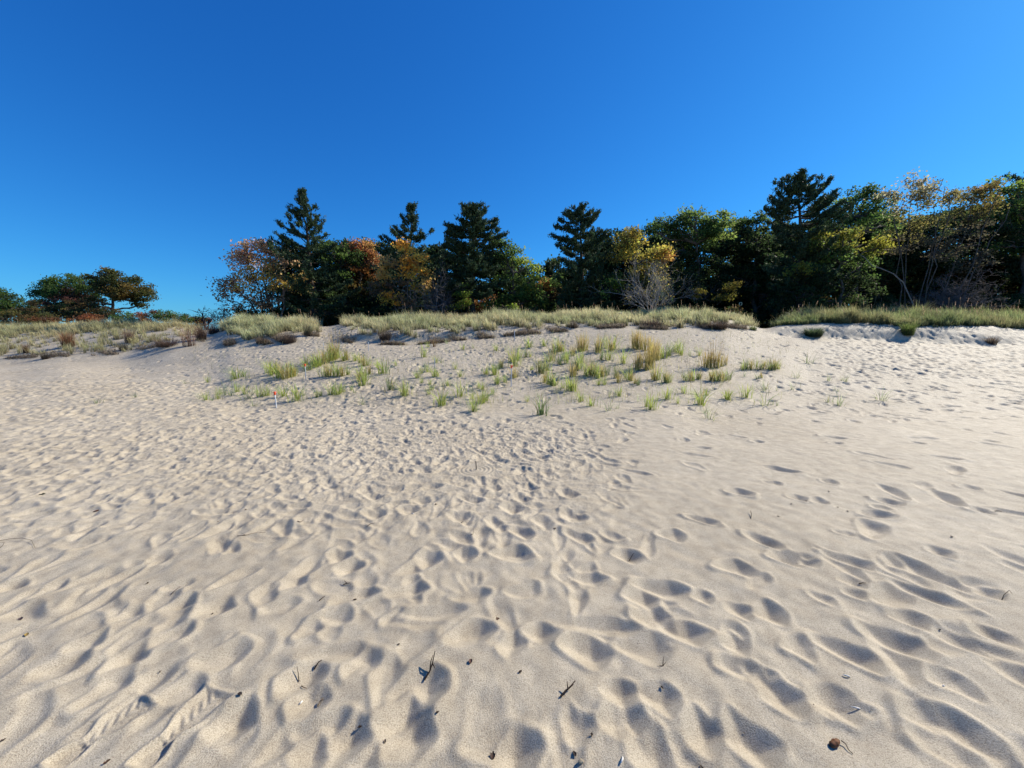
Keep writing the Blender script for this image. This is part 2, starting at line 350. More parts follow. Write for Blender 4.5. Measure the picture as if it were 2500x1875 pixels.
# blown hollows and prints that stand out in the picture: (x1, y1, x2, y2, halfwidth, depth) -> each a pair of ends
HOL = [
 (226,1450,350,1384,.055,.04),(196,1725,334,1634,.075,.05),(265,1625,374,1586,.07,.06),
 (169,1586,265,1556,.07,.045),(87,1646,229,1604,.075,.04),(371,1574,476,1535,.07,.055),(488,1616,615,1580,.085,.06),
 (401,1490,485,1459,.06,.045),(482,1496,579,1474,.07,.05),(289,1514,353,1480,.06,.045),(407,1435,476,1423,.05,.035),
 (401,1706,512,1661,.08,.04),(0,1450,69,1414,.07,.045),(84,1459,169,1417,.06,.04),
 (540,1790,610,1735,.085,.085),(689,1682,802,1628,.09,.06),(717,1739,806,1685,.075,.05),(758,1596,932,1590,.06,.04),
 (853,1638,932,1603,.07,.05),(954,1704,1094,1660,.095,.08),(929,1780,1049,1739,.09,.08),(948,1818,1065,1796,.07,.05),
 (727,1796,859,1755,.07,.05),(806,1834,910,1780,.07,.055),(733,1850,803,1818,.07,.05),(815,1467,923,1441,.07,.055),
 (695,1438,749,1410,.06,.045),(958,1451,1043,1429,.06,.065),(942,1517,1005,1492,.06,.04),(1002,1498,1135,1483,.06,.055),
 (1097,1562,1208,1533,.07,.065),(1230,1590,1287,1552,.06,.05),(1113,1464,1195,1445,.05,.05),(647,1489,736,1470,.06,.035),
 (777,1508,869,1498,.06,.05),(727,1552,796,1514,.06,.04),(1151,1831,1296,1786,.08,.04),
 (1395,1405,1479,1414,.06,.06),(1554,1426,1681,1447,.07,.075),(1530,1447,1612,1471,.07,.075),(1557,1508,1642,1508,.09,.08),
 (1612,1526,1726,1550,.075,.08),(1386,1517,1557,1535,.055,.055),(1377,1568,1491,1598,.085,.08),(1515,1574,1642,1586,.08,.05),
 (1289,1538,1355,1544,.06,.055),(1777,1477,1841,1496,.06,.06),(1777,1568,1820,1568,.06,.06),(1476,1676,1563,1707,.07,.055),
 (1569,1688,1657,1713,.07,.06),(1386,1737,1446,1797,.07,.06),(1485,1752,1582,1782,.09,.08),(1551,1827,1642,1845,.09,.06),
 (1687,1737,1774,1821,.08,.07),(1777,1761,1898,1842,.09,.075),(1823,1616,1900,1676,.06,.055),(1696,1450,1741,1462,.06,.06),
 (1250,1812,1295,1857,.09,.06),(1850,1646,1965,1731,.075,.075),(1986,1550,2166,1631,.065,.075),(2106,1532,2272,1592,.08,.085),
 (2206,1731,2438,1812,.085,.085),(1983,1691,2097,1722,.085,.06),(1916,1568,1995,1592,.08,.055),(1850,1489,1919,1502,.09,.06),
 (2175,1417,2350,1480,.055,.07),(2175,1502,2266,1514,.06,.06),(2272,1652,2386,1688,.08,.05),(2377,1535,2483,1562,.06,.065),
 (2377,1441,2447,1450,.06,.05),(2061,1444,2115,1456,.05,.05),(1980,1447,2043,1471,.05,.05),(2227,1797,2392,1857,.08,.04),
 (1657,1073,1685,1074,.07,.05),(1836,1077,1866,1077,.07,.055),(2027,1081,2056,1081,.06,.05),(2227,1081,2255,1081,.07,.055),
 (2401,1077,2432,1077,.07,.055),(1775,1199,1836,1203,.09,.075),(2007,1173,2048,1179,.07,.06),(1925,1212,1974,1218,.07,.06),
 (1978,1220,2023,1226,.07,.065),(2133,1218,2206,1226,.07,.075),(2125,1232,2178,1244,.07,.05),(2361,1242,2426,1250,.07,.065),
 (1868,1177,1909,1181,.06,.035),(2340,1187,2393,1191,.07,.045),(1681,1258,1755,1279,.055,.07),(1612,1301,1673,1313,.09,.06),
 (1816,1301,1917,1338,.06,.075),(2015,1350,2137,1386,.06,.07),(2161,1362,2210,1378,.07,.07),(2275,1342,2324,1358,.07,.06),
 (1954,1362,1999,1378,.06,.055),(1750,1378,1844,1395,.08,.07),(2043,1298,2085,1303,.05,.035),(2050,1410,2110,1425,.07,.055),
 (1368,1195,1411,1213,.09,.085),(1379,1246,1426,1271,.09,.08),(1198,1266,1223,1289,.07,.07),(1223,1282,1239,1297,.06,.06),
 (1252,1286,1299,1311,.07,.07),(1230,1231,1274,1246,.09,.075),(1386,1297,1447,1322,.07,.065),(1473,1297,1523,1315,.06,.06),
 (1505,1344,1570,1365,.07,.075),(1122,1344,1160,1362,.08,.075),(1215,1347,1299,1362,.08,.085),(1201,1351,1299,1365,.04,.05),
 (1028,1354,1075,1369,.08,.065),(981,1235,1017,1250,.08,.075),(890,1250,941,1257,.07,.065),(1017,1217,1053,1224,.06,.06),
 (898,1206,927,1217,.06,.055),(1125,1213,1183,1221,.06,.06),(814,1347,854,1362,.07,.055),(851,1369,869,1391,.08,.085),
 (1197,1185,1222,1196,.07,.07),(1262,1205,1290,1222,.08,.08),(1290,1181,1310,1195,.06,.07),(1102,1253,1143,1266,.07,.06),
]
for k, (u1, v1, u2, v2, wb, dp) in enumerate(HOL):
    A = ground0(u1, v1); B = ground0(u2, v2); d = B - A; L = math.hypot(d[0], d[1])
    ce = (A + B) / 2
    do_print(ce[0] - .015, ce[1] - .01, math.atan2(d[1], d[0]), max(L / 2 * .96, wb * .8), wb * .82, dp * .56, 900 + k, 1.1, .35, .2)
def settle(h, c, deg, n, k=.22):
    '''dry sand slides until no slope is steeper than its angle of rest'''
    t = math.tan(math.radians(deg)) * c; h = h.astype(np.float32)
    for _ in range(n):
        d = np.diff(h, axis=0); e = np.sign(d) * np.maximum(np.abs(d) - t, 0) * k; h[:-1] += e; h[1:] -= e
        d = np.diff(h, axis=1); e = np.sign(d) * np.maximum(np.abs(d) - t, 0) * k; h[:, :-1] += e; h[:, 1:] -= e
    return h
R1['h'] = settle(R1['h'], R1['c'], 24.5, 90); R1['h'] = gblur(R1['h'], .7, .7)
R2['h'] = settle(R2['h'] + R2['fine'], R2['c'], 33, 8)
yy = R1['y0'] + np.arange(R1['ny'])[None, :] * R1['c']
R1['h'] += R1['fine'] * np.clip((yy - 2.0) / 2.4, .28, 1.25)
del R1['fine'], R2['fine'], yy
# crisp boot prints with tread, bottom left
def boot(u1, v1, u2, v2, mirror):
    A = ground0(u1, v1); B = ground0(u2, v2); d = B - A; L = math.hypot(d[0], d[1]); ang = math.atan2(d[1], d[0])
    R = R1; c = R['c']; ce = (A + B) / 2; rad = L
    i0 = int((ce[0] - rad - R['x0']) / c); i1 = i0 + int(2 * rad / c); j0 = max(0, int((ce[1] - rad - R['y0']) / c)); j1 = j0 + int(2 * rad / c)
    X = R['x0'] + np.arange(i0, i1)[:, None] * c - ce[0]; Y = R['y0'] + np.arange(j0, j1)[None, :] * c - ce[1]
    a = X * math.cos(ang) + Y * math.sin(ang); b = -X * math.sin(ang) + Y * math.cos(ang); La = L / 2
    t = a / La
    wb = .050 + .012 * t - .020 * np.exp(-((t + .25) / .3) ** 2)
    r = np.maximum(np.abs(b) / wb, np.abs(t) ** 3)
    m = 1 / (1 + np.exp((r - 1) * 9))
    heel = m * (t < -.38)
    tread = .0030 * np.tanh(2 * np.sin((a - np.abs(b) * .8) * 2 * PI / .036)) * m * (np.abs(b) < wb * .75) * (t > -.3)
    h = R['h'][i0:i1, j0:j1]
    R['h'][i0:i1, j0:j1] = h * (1 - .93 * m) - .015 * m - .010 * heel + tread + .008 * np.exp(-((r - 1.35) / .25) ** 2)
boot(128, 1872, 352, 1710, 0); boot(338, 1874, 530, 1697, 1)
# rings a child drew around an upright stick
sx, sy, sz = ground0(1163, 1147)
c = .01; X = R1['x0'] + np.arange(R1['nx'])[:, None] * c - sx; Y = R1['y0'] + np.arange(R1['ny'])[None, :] * c - sy
rr = np.hypot(X, Y); mk = np.clip((.235 - rr) / .03, 0, 1)
R1['h'] = R1['h'] * (1 - .92 * mk) + mk * .0035 * np.sin(rr * 2 * PI / .05)
del X, Y, rr, mk
def ground_h(x, y):
    x = np.asarray(x, float); y = np.asarray(y, float); z = base_h(x, y)
    def samp(R):
        return bil(R['h'], (x - R['x0']) / R['c'], (y - R['y0']) / R['c'])
    def wt(R, e):
        mx = R['x0'] + R['nx'] * R['c']; my = R['y0'] + R['ny'] * R['c']
        return np.clip(np.minimum(np.minimum((x - R['x0']) / e, (mx - x) / e), np.minimum((y - R['y0']) / (e if R is R2 else .2), (my - y) / e)), 0, 1)
    w2 = wt(R2, 1.0); w1 = wt(R1, .7)
    h2 = samp(R2) * w2
    return z + samp(R1) * w1 + h2 * (1 - w1)
def gz(x, y): return float(ground_h(np.array(float(x)), np.array(float(y))))
def gpt(u, v):
    p = ground0(u, v); return np.array([p[0], p[1], gz(p[0], p[1])])

# fan-shaped ground sheet, finest where the beach is closest
fine = np.radians(np.arange(-72, 72.01, .095)); coarse = np.radians(np.arange(74, 286.1, 3.0))
TH = np.concatenate([fine, coarse])
rad = [.05, .15, .3, .45, .6, .72, .84]
r = .92
while r < 34: rad.append(r); r *= 1.003 if r < 9 else 1.0036
while r < 4000: rad.append(r); r *= 1.09
RA = np.array(rad)
XX = RA[:, None] * np.sin(TH)[None, :]; YY = RA[:, None] * np.cos(TH)[None, :]
ZZ = ground_h(XX, YY)
nr_, nt_ = XX.shape
V = np.stack([XX, YY, ZZ], -1).reshape(-1, 3)
V = np.vstack([V, [[0, 0, gz(0, 0)]]])
i = np.arange(nr_ - 1)[:, None] * nt_; j = np.arange(nt_)[None, :]; k = (j + 1) % nt_
Q = np.stack([i + j, i + nt_ + j, i + nt_ + k, i + k], -1).reshape(-1, 4)
j = np.arange(nt_); T3 = np.stack([np.full(nt_, nr_ * nt_), j, (j + 1) % nt_], -1)
cc = np.zeros((len(V), 3), dtype=np.float32)
sl = np.clip(V[:, 0] / np.maximum(V[:, 1], .5), -2, 2)
edge = np.interp(sl, [-1.4, -.85, -.8, -.4, 0, .55, .62, .68, .75, 1.4], [27, 27, 26, 24, 24.5, 24, 19.2, 18.6, 22, 22.5])
nzv = np.sin(V[:, 0] * 1.3) * .4 + np.sin(V[:, 0] * 3.1 + 1) * .25
cc[:, 0] = np.clip((V[:, 1] - edge + nzv) / 1.2, 0, 1) * .95
sand = mesh_obj('beach_sand', V, [Q, T3], M_sand, None, cc, True)
tag(sand, 'pale trodden beach sand rising into low dunes', 'sand', kind='structure')
print('ground', len(V))
del V, XX, YY, ZZ, Q
# ---------------------------------------------------------------- vegetation builders
def unit(v): return v / (np.linalg.norm(v, axis=-1, keepdims=True) + 1e-9)
def quads(mb, C, U, Wv, L_, W_, col):
    """leaf faces: centre C, long axis U, width axis Wv, sizes, colours (N,3)"""
    a = U * (L_ / 2)[:, None]; b = Wv * (W_ / 2)[:, None]
    V = np.stack([C - a, C + b * 1.0 - a * .1, C + a, C - b * 1.0 - a * .1], 1).reshape(-1, 3)
    n = len(C); Fq = (np.arange(n)[:, None] * 4 + np.arange(4)[None, :])
    mb.add(V, Fq, np.repeat(col, 4, axis=0))
def rand_dirs(r, n):
    return unit(r.standard_normal((n, 3)))
def jitter_cols(r, base, n, amt=.25):
    base = np.asarray(base, float)
    return np.clip(base * (1 + r.uniform(-amt, amt, (n, 1))) * (1 + r.uniform(-amt * .35, amt * .35, (n, 3))), .003, 1)
def blades(mb, r, base, h, lean, az, w, cb, ct, seg=4, curve=1.0, face=None):
    """arching grass blades; base (N,3), h, lean (horizontal reach / height), az, width"""
    n = len(base); t = np.linspace(0, 1, seg + 1)
    d = np.stack([np.cos(az), np.sin(az), np.zeros(n)], 1)
    fa = (az + PI / 2 + r.uniform(-.5, .5, n)) if face is None else face
    s = np.stack([np.cos(fa), np.sin(fa), np.zeros(n)], 1)
    reach = (t[None, :] ** (1 + curve)) * (h * lean)[:, None]
    droop = (t[None, :] ** 2.5) * (h * lean * lean * .35)[:, None]
    Z = t[None, :] * h[:, None] - droop
    P = base[:, None, :] + d[:, None, :] * reach[..., None]; P[..., 2] += Z
    ww = (w[:, None] * (1 - t[None, :] ** 2.4) + w[:, None] * .14) / 2
    V = np.stack([P - s[:, None, :] * ww[..., None], P + s[:, None, :] * ww[..., None]], 2)    # n, seg+1, 2, 3
    V = V.reshape(-1, 3)
    i = (np.arange(n) * (seg + 1) * 2)[:, None] + (np.arange(seg) * 2)[None, :]
    Fq = np.stack([i, i + 1, i + 3, i + 2], -1).reshape(-1, 4)
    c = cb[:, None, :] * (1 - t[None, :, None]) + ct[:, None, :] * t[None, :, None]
    c = np.repeat(c[:, :, None, :], 2, axis=2).reshape(-1, 3)
    mb.add(V, Fq, c)
def curve_pts(a, b, sag=0.0, n=6, wob=0.0, r=None):
    t = np.linspace(0, 1, n)[:, None]; a = np.asarray(a, float); b = np.asarray(b, float)
    P = a * (1 - t) + b * t; P[:, 2] += (sag * 4 * t * (1 - t))[:, 0]
    if wob and r is not None:
        q = r.standard_normal((n, 3)) * wob; q[0] = 0; q[-1] = 0; P += q
    return P

# ---- grass tufts of the young planting (one mesh per tuft, several forms of each look) ----
PAL = {
 'green': ((.26, .30, .07), (.44, .53, .14)),
 'gold':  ((.30, .28, .09), (.52, .38, .12)),
 'pale':  ((.26, .29, .15), (.42, .45, .28)),
 'dark':  ((.09, .13, .05), (.22, .28, .11)),
 'brown': ((.14, .09, .04), (.30, .18, .07)),
}
TUFT = {}
def tuft_mesh(kind, seed):
    r = np.random.default_rng(seed); mb = MB()
    n = {'green': 46, 'gold': 60, 'pale': 20, 'dark': 46, 'brown': 40}[kind]
    n = int(n * r.uniform(.5, .9)); base = np.zeros((n, 3)); q = r.uniform(0, 2 * PI, n); rr = np.abs(r.normal(0, .15, n))
    base[:, 0] = np.cos(q) * rr; base[:, 1] = np.sin(q) * rr; base[:, 2] = -.03
    h = r.uniform(.6, 1.25, n); lean = np.abs(r.normal(.42, .34, n)) * (1.5 if kind == 'pale' else 1)
    if kind in ('gold', 'brown'): lean *= .6
    az = q + r.normal(0, .6, n)
    w = r.uniform(.014, .030, n)
    cb, ct = PAL[kind]
    cb = jitter_cols(r, cb, n); ct = jitter_cols(r, ct, n, .35)
    dry = r.random(n) < (.5 if kind == 'gold' else .15); ct[dry] = jitter_cols(r, (.48, .36, .16), dry.sum())
    blades(mb, r, base, h, lean, az, w, cb, ct)
    return mb.build('beach_grass_tuft', M_grass, None, True).data
def plume_mesh(seed):
    r = np.random.default_rng(seed); mb = MB()
    for k in range(7):
        a = r.uniform(0, 6.3); l = r.uniform(.05, .35); H = r.uniform(1.05, 1.4)
        p = curve_pts((0, 0, .1), (math.cos(a) * l, math.sin(a) * l, H), .0, 5)
        tube(mb, p, np.array([.006, .006, .006, .005, .004]), 3, (.40, .30, .16))
        top = p[-1]; dn = unit(p[-1] - p[-2])
        m = 14; C = top + dn * r.uniform(-.02, .2, m)[:, None] + r.normal(0, .008, (m, 3))
        quads(mb, C, unit(dn + r.normal(0, .3, (m, 3))), rand_dirs(r, m), np.full(m, .06), np.full(m, .022), jitter_cols(r, (.50, .40, .24), m))
    return mb.build('seed_plume', M_grass, None, True).data
for k in PAL: TUFT[k] = [tuft_mesh(k, 50 + 7 * i + len(k)) for i in range(7)]
PLUME = [plume_mesh(5), plume_mesh(6)]
for o in list(COL.objects):
    if o.name.startswith(('beach_grass_tuft', 'seed_plume')): bpy.data.objects.remove(o)
ntuft = 0
for k in TUFT: TUFT[k].sort(key=lambda m: -len(m.vertices))
def tuft(u, v, hpx, kind, label, group, plume=False, width=1.0):
    """hpx: height in photograph pixels"""
    global ntuft
    g = ground0(u, v); z = gz(g[0], g[1]); h = hpx / F * g[1] * (.98 if kind == 'gold' else 1.08)
    me = TUFT[kind][(ntuft % 2) if group is None else (ntuft * 3) % 7]; ntuft += 1
    wd = h * width * 1.25
    if plume:
        e = empty('beach_grass_tuft', (g[0], g[1], z), random.uniform(0, 6.28)); e.scale = (wd, wd, h)
        a = bpy.data.objects.new('blades', me); COL.objects.link(a); a.parent = e
        b = bpy.data.objects.new('seed_plume', PLUME[ntuft % 2]); COL.objects.link(b); b.parent = e
    else:
        e = bpy.data.objects.new('beach_grass_tuft', me); COL.objects.link(e)
        e.location = (g[0], g[1], z); e.rotation_euler = (0, 0, random.uniform(0, 6.28)); e.scale = (wd, wd, h)
    tag(e, label, 'grass tuft', group)
    return e
A = lambda x, y: (450 + x / 2.765, 760 + y / 2.765)
B = lambda x, y: (1150 + x / 2.765, 760 + y / 2.765)
Cc = lambda x, y: (1750 + x / 2.949, 720 + y / 2.949)
GROUPS = {
 'A1': ('small green tuft in the loose low patch left of the white red topped stake', 'tufts in the low patch at the left end of the planting'),
 'A2': ('yellow green tuft in the tall left clump row behind the two red topped stakes', 'tufts of the tall left clump row'),
 'A3': ('green tuft of beach grass scattered between the left and the dense middle clumps', 'tufts scattered between the left and middle clumps'),
 'B1': ('small green tuft high on the sand mound just below the dune grass', 'small tufts high on the mound'),
 'B2': ('yellow green tuft in the dense middle patch covering the sand mound', 'tufts of the dense middle patch'),
 'B3': ('tall golden green tuft in the thick central clump with straw coloured tips', 'tall golden tufts of the central clump'),
 'B4': ('low green tuft on the right shoulder of the sand mound', 'low tufts on the right shoulder of the mound'),
 'B5': ('sparse green tuft standing alone on smooth sand along the front edge of the planting', 'sparse tufts along the front edge'),
 'C1': ('sparse pale tuft with thin bent blades on smooth sand right of the planting', 'pale tufts on smooth sand to the right'),
}
# front edge, isolated and telling ones first: (frame, x, y, h, kind, label)
SOLO = [
 (B,475,700,112,'dark','dark green tuft standing alone in front, casting a long thin shadow left'),
 (A,1735,640,112,'green','large fan shaped green tuft at the front edge, blades spreading both ways'),
 (A,1950,675,92,'green','frontmost bright green tuft below a taller pair near the middle'),
 (A,2010,620,95,'green','green tuft just behind and right of the frontmost bright green one'),
 (A,1480,570,100,'green','tall green tuft in front on a small sand drift, shadow running left'),
 (A,1390,530,80,'dark','dark shaded tuft tucked against the left side of a small sand drift'),
 (A,765,605,100,'green','bushy green tuft right of the nearest red topped stake'),
 (A,668,575,80,'green','thin green tuft directly behind the nearest red topped stake'),
 (A,1870,575,92,'green','upright green tuft left of the frontmost pair, on open sand'),
 (A,1200,625,62,'pale','tiny thin tuft alone in front of the left clumps'),
 (A,465,640,60,'pale','tiny bent tuft at the front left edge beside a dark drift'),
 (B,1550,635,112,'green','tall green tuft at the right front with a low dark one behind it'),
 (B,1320,590,82,'green','V shaped thin green tuft alone on smooth sand right of centre'),
 (B,1610,730,92,'pale','two or three bare upright blades, nearest of the right front tufts'),
 (B,1580,690,62,'pale','low pale tuft fallen left of a few bare upright blades'),
 (B,1590,380,112,'gold','golden green tuft forming the left side of the round clump on the right shoulder'),
 (B,1725,595,60,'green','short green tuft with three upright blades on the right smooth sand'),
 (B,930,670,82,'pale','low spreading tuft with long blades leaning right at the front'),
 (B,1210,665,102,'green','upright pale green tuft beside a dark twig at the front'),
 (Cc,340,795,112,'pale','pale tuft leaning right with one long blade lying toward the viewer'),
 (Cc,215,740,82,'green','green tuft with fanned blades near the right end of the planting'),
 (Cc,75,750,72,'green','short upright tuft left of a fanned one near the right end'),
 (Cc,650,495,82,'pale','lone pale tuft highest on the right slope, shadow to its left'),
 (Cc,1180,760,85,'pale','rightmost pale tuft, alone on smooth sand, blades swept left'),
 (Cc,800,775,62,'pale','low swept tuft second from the right end, shadow to its left'),
 (Cc,875,790,80,'pale','thin upright stalks just right of a low swept tuft'),
 (lambda x,y:(x,y),237,984,20,'pale','tiny lone tuft far left on the trodden flat sand'),
 (lambda x,y:(x,y),331,971,14,'pale','smallest sprig on the flat sand, right of the tiny left tuft'),
 (lambda x,y:(x,y),452,937,16,'pale','lone sprig on smooth sand just left of the planting'),
]
for fr_, x, y, h, kd, lb in SOLO:
    u, v = fr_(x, y); tuft(u, v, (h / 2.765 if fr_ in (A, B, Cc) else h) * 1.15, kd, lb, None)
ZN = {
 'A1': (A, [(158,480,44),(320,470,85),(350,455,80),(420,455,72),(400,440,60),(105,590,80),(150,600,60),(190,605,62),(225,590,60),(270,570,90),(240,560,60),(310,570,80),(350,545,70),(430,590,100),(410,560,70),(455,560,60),(520,575,92),(500,560,70),(560,570,72),(640,560,50)]),
 'A2': (A, [(575,410,80),(590,430,100),(615,420,90),(640,445,100),(665,450,100),(690,455,110),(715,445,100),(740,430,90),(745,435,60),(820,365,72),(840,395,100),(875,370,90),(900,375,102),(925,365,90),(945,355,95),(965,345,90),(985,335,110),(1010,328,125),(1030,318,120),(1075,335,80),(1100,330,75),(1155,335,62),(1190,350,70),(1215,370,92),(1240,365,70),(950,440,80),(975,440,92),(1010,440,95),(1035,438,85),(1065,440,80),(1100,430,72),(1190,440,85),(1180,470,80),(1205,500,112),(1225,470,80),(1250,425,62)]),
 'A3': (A, [(995,565,92),(1015,560,80),(1045,560,82),(1070,545,62),(800,570,72),(895,580,62),(920,575,40),(1150,550,62),(1130,530,40),(1340,420,100),(1370,425,110),(1310,380,52),(1430,370,42),(1470,520,82),(1490,560,52),(1600,420,62),(1620,400,72),(1640,410,64),(1570,450,60),(1590,450,50),(1690,440,62),(1710,440,50),(1735,350,52),(1700,350,50),(1830,390,52),(1755,505,72),(1780,500,50),(1860,440,54),(1800,440,40),(1650,560,54),(1670,530,50),(1940,540,72),(2010,530,62),(1990,520,50),(2085,565,54),(1945,590,54),(2110,490,62),(2160,480,62),(2090,430,80),(2035,425,54),(2140,370,62),(1605,480,40),(1660,490,40)]),
 'B1': (B, [(-320,310,90),(-250,240,52),(-290,240,40),(-165,220,50),(-55,260,44),(15,250,44),(170,265,52),(230,260,44),(390,245,72),(405,240,50),(495,235,64),(1350,280,102),(1390,280,92),(1370,270,70),(1420,300,82),(1470,300,64),(1540,300,60),(1060,260,50)]),
 'B2': (B, [(100,425,52),(165,430,72),(205,380,62),(190,390,60),(175,490,62),(225,480,62),(290,450,84),(310,440,60),(290,370,112),(310,330,102),(280,340,80),(370,310,62),(400,310,44),(410,395,44),(465,410,90),(480,420,102),(510,400,90),(520,490,112),(495,480,80),(545,500,100),(565,500,92),(585,270,102),(600,270,80),(560,290,80),(625,270,62),(520,340,70),(545,330,82),(600,360,82),(650,350,82),(640,330,70),(690,300,80),(720,400,112),(740,350,90),(735,390,90),(690,440,92),(700,420,90),(670,530,100),(685,540,110),(850,280,122),(870,270,90),(915,250,92),(960,260,102),(945,270,70),(880,330,72),(930,330,82),(780,440,104),(800,430,100),(820,440,110),(840,430,90),(860,450,92),(885,440,82),(915,430,80),(860,495,62),(900,495,60),(990,480,94),(980,450,80),(1030,350,104),(1060,465,100),(1080,470,70)]),
 'B3': (B, [(740,275,132),(755,270,125),(775,262,115),(730,270,100),(1095,250,130),(1110,255,125),(1125,260,132),(1150,260,120),(1130,400,144),(1115,390,122),(1145,380,110),(1180,400,144),(1205,390,184),(1215,385,170),(1235,330,154),(1250,320,124),(1225,280,110),(1260,330,100),(1175,265,112),(1200,262,100),(1615,385,120),(1640,385,140),(1665,380,120),(1690,372,94),(1720,362,70)]),
 'B4': (B, [(1300,320,92),(1330,300,80),(1480,470,74),(1500,470,82),(1530,460,70),(1545,455,62),(1450,470,62),(1435,450,50),(1625,470,80),(1645,470,84),(1665,465,80),(1685,470,82),(1705,465,75),(1735,460,70),(1240,470,112),(1255,460,90),(1305,480,92),(1320,480,80),(1338,480,62),(1125,500,64),(1110,490,50),(1840,400,64),(1860,390,70),(1890,395,70),(1920,392,72),(1950,395,62),(1975,390,72),(2010,395,70),(2030,400,84),(2050,395,74),(2070,390,54),(1930,460,44),(1960,450,40)]),
 'B5': (B, [(380,610,52),(450,580,44),(150,560,52),(60,610,82),(95,605,72),(15,675,84),(740,600,74),(725,615,50),(810,640,84),(940,585,72),(995,575,72),(985,655,64),(1180,645,72),(1130,610,64),(1395,625,54),(1520,590,84),(1440,555,64),(1480,560,54),(1590,570,54),(580,550,64),(620,520,50),(600,535,50)]),
 'C1': (Cc, [(575,600,64),(540,680,64),(340,690,84),(360,680,60),(430,690,44),(400,790,44),(435,800,44),(800,620,54),(930,630,64),(900,620,44),(860,695,54),(300,600,44),(200,590,44)]),
}
KD = {'A1': ['green','pale','green','pale'], 'A2': ['green','green','gold'], 'A3': ['green','pale','green'], 'B1': ['green','pale'],
      'B2': ['green','green','gold','dark'], 'B3': ['gold'], 'B4': ['green','dark','gold'], 'B5': ['green','pale'], 'C1': ['pale']}
for zn, (fr_, lst) in ZN.items():
    lb, gr = GROUPS[zn]
    for i, (x, y, h) in enumerate(lst):
        u, v = fr_(x, y); kd = KD[zn][i % len(KD[zn])]
        plume = (zn == 'B3' and i in (20, 21, 22)) or (zn == 'A2' and i in (16, 17, 18, 20))
        if zn == 'B1' and i == 1: kd = 'brown'
        l2 = lb; g2 = gr
        if plume:
            l2 = ('golden tuft with feathery straw plumes in the round clump on the right shoulder' if zn == 'B3' else
                  'green tuft with pale feathery plumes at the top of the left clump row')
            g2 = l2.split(' in the ')[0].split(' at the ')[0] + 's'
        if kd == 'brown': l2 = 'small rusty brown tuft alone below the main dune grass'; g2 = None
        tuft(u, v, h / 2.765, kd, l2, g2, plume, .6 if zn == 'B3' else .95)
print('tufts', ntuft)

# ---- the grass of the dune tops: uncountable, one object per dune ----
def dune_grass(name, label, s0, s1, yf, yb, clumps, nb, hts, cb, ct, seed, dens=None, plumes=0, lean=.35, wind=PI, width=.013):
    r = np.random.default_rng(seed); mb = MB(); P = []
    s = r.uniform(s0, s1, clumps * 3); f = r.uniform(0, 1, clumps * 3)
    for a, b in zip(s, f):
        y0 = yf(a); y1 = yb(a); y = y0 + (y1 - y0) * b ** 1.15
        e_ = min(a - s0, s1 - a) * y
        if r.random() > .15 + e_ / 1.6: continue
        if dens is not None and r.random() > dens(a, (y - y0), y): continue
        P.append((a * y, y))
        if len(P) >= clumps: break
    P = np.array(P); Z = ground_h(P[:, 0], P[:, 1]); n = len(P)
    hc = r.uniform(*hts, n) * r.choice([.6, .85, 1.0, 1.2], n) * (.85 + .22 * np.sin(P[:, 0] * 1.3 + seed) + .12 * np.sin(P[:, 0] * 4.1 + P[:, 1] * 3))
    tint = 1 + .22 * np.sin(P[:, 0] * 2.3 + 1) * np.sin(P[:, 1] * 2.1) + r.normal(0, .13, n)
    warm = np.clip(.5 + .5 * np.sin(P[:, 0] * .9 + P[:, 1] * .7 + seed) + r.normal(0, .25, n), 0, 1)
    base = np.repeat(np.c_[P, Z - .02], nb, axis=0); N_ = n * nb
    q = r.uniform(0, 2 * PI, N_); rr = np.abs(r.normal(0, .10, N_))
    base[:, 0] += np.cos(q) * rr; base[:, 1] += np.sin(q) * rr
    h = np.repeat(hc, nb) * r.uniform(.45, 1.05, N_)
    ln = np.abs(r.normal(lean, .25, N_)); az = q + r.normal(0, .7, N_)
    az = np.where(r.random(N_) < .4, wind + r.normal(0, .7, N_), az)
    tt = np.repeat(tint, nb)[:, None]; wm = np.repeat(warm, nb)[:, None]
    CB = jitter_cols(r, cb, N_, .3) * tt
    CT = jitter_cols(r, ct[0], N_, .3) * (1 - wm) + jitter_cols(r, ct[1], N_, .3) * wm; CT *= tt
    blades(mb, r, base, h, ln, az, r.uniform(.6, 1.3, N_) * width, CB, CT, 3)
    if plumes:
        k = r.integers(0, n, plumes)
        for i in k:
            a = wind + r.normal(0, 1.2); l = r.uniform(.03, .22); H = hc[i] * r.uniform(1.1, 1.45)
            b0 = np.array([P[i, 0] + r.normal(0, .1), P[i, 1] + r.normal(0, .1), Z[i]])
            p = curve_pts(b0, b0 + (math.cos(a) * l, math.sin(a) * l, H), 0, 4)
            tube(mb, p, .004, 3, (.38, .30, .19)); dn = unit(p[-1] - p[-2])
            m = 9; C = p[-1] + dn * r.uniform(-.04, .16, m)[:, None]
            quads(mb, C, unit(dn + r.normal(0, .2, (m, 3))), rand_dirs(r, m), np.full(m, .07), np.full(m, .024), jitter_cols(r, (.46, .33, .22), m))
    o = mb.build(name, M_grass, None, False)
    tag(o, label, 'grass', kind='stuff'); return o
def S_(u): return (u - CU) / F / ray(u, 830)[1]
lin = lambda xs, ys: (lambda s: float(np.interp(s, [S_(u) for u in xs], ys)))
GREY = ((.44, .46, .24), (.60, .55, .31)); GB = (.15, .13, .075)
nz_ = lambda s, y, k=1.0: .5 + .5 * math.sin(s * 61 * k + math.sin(y * 2.1 + s * 17) * 1.7) * math.cos(y * 1.9 * k + s * 23)
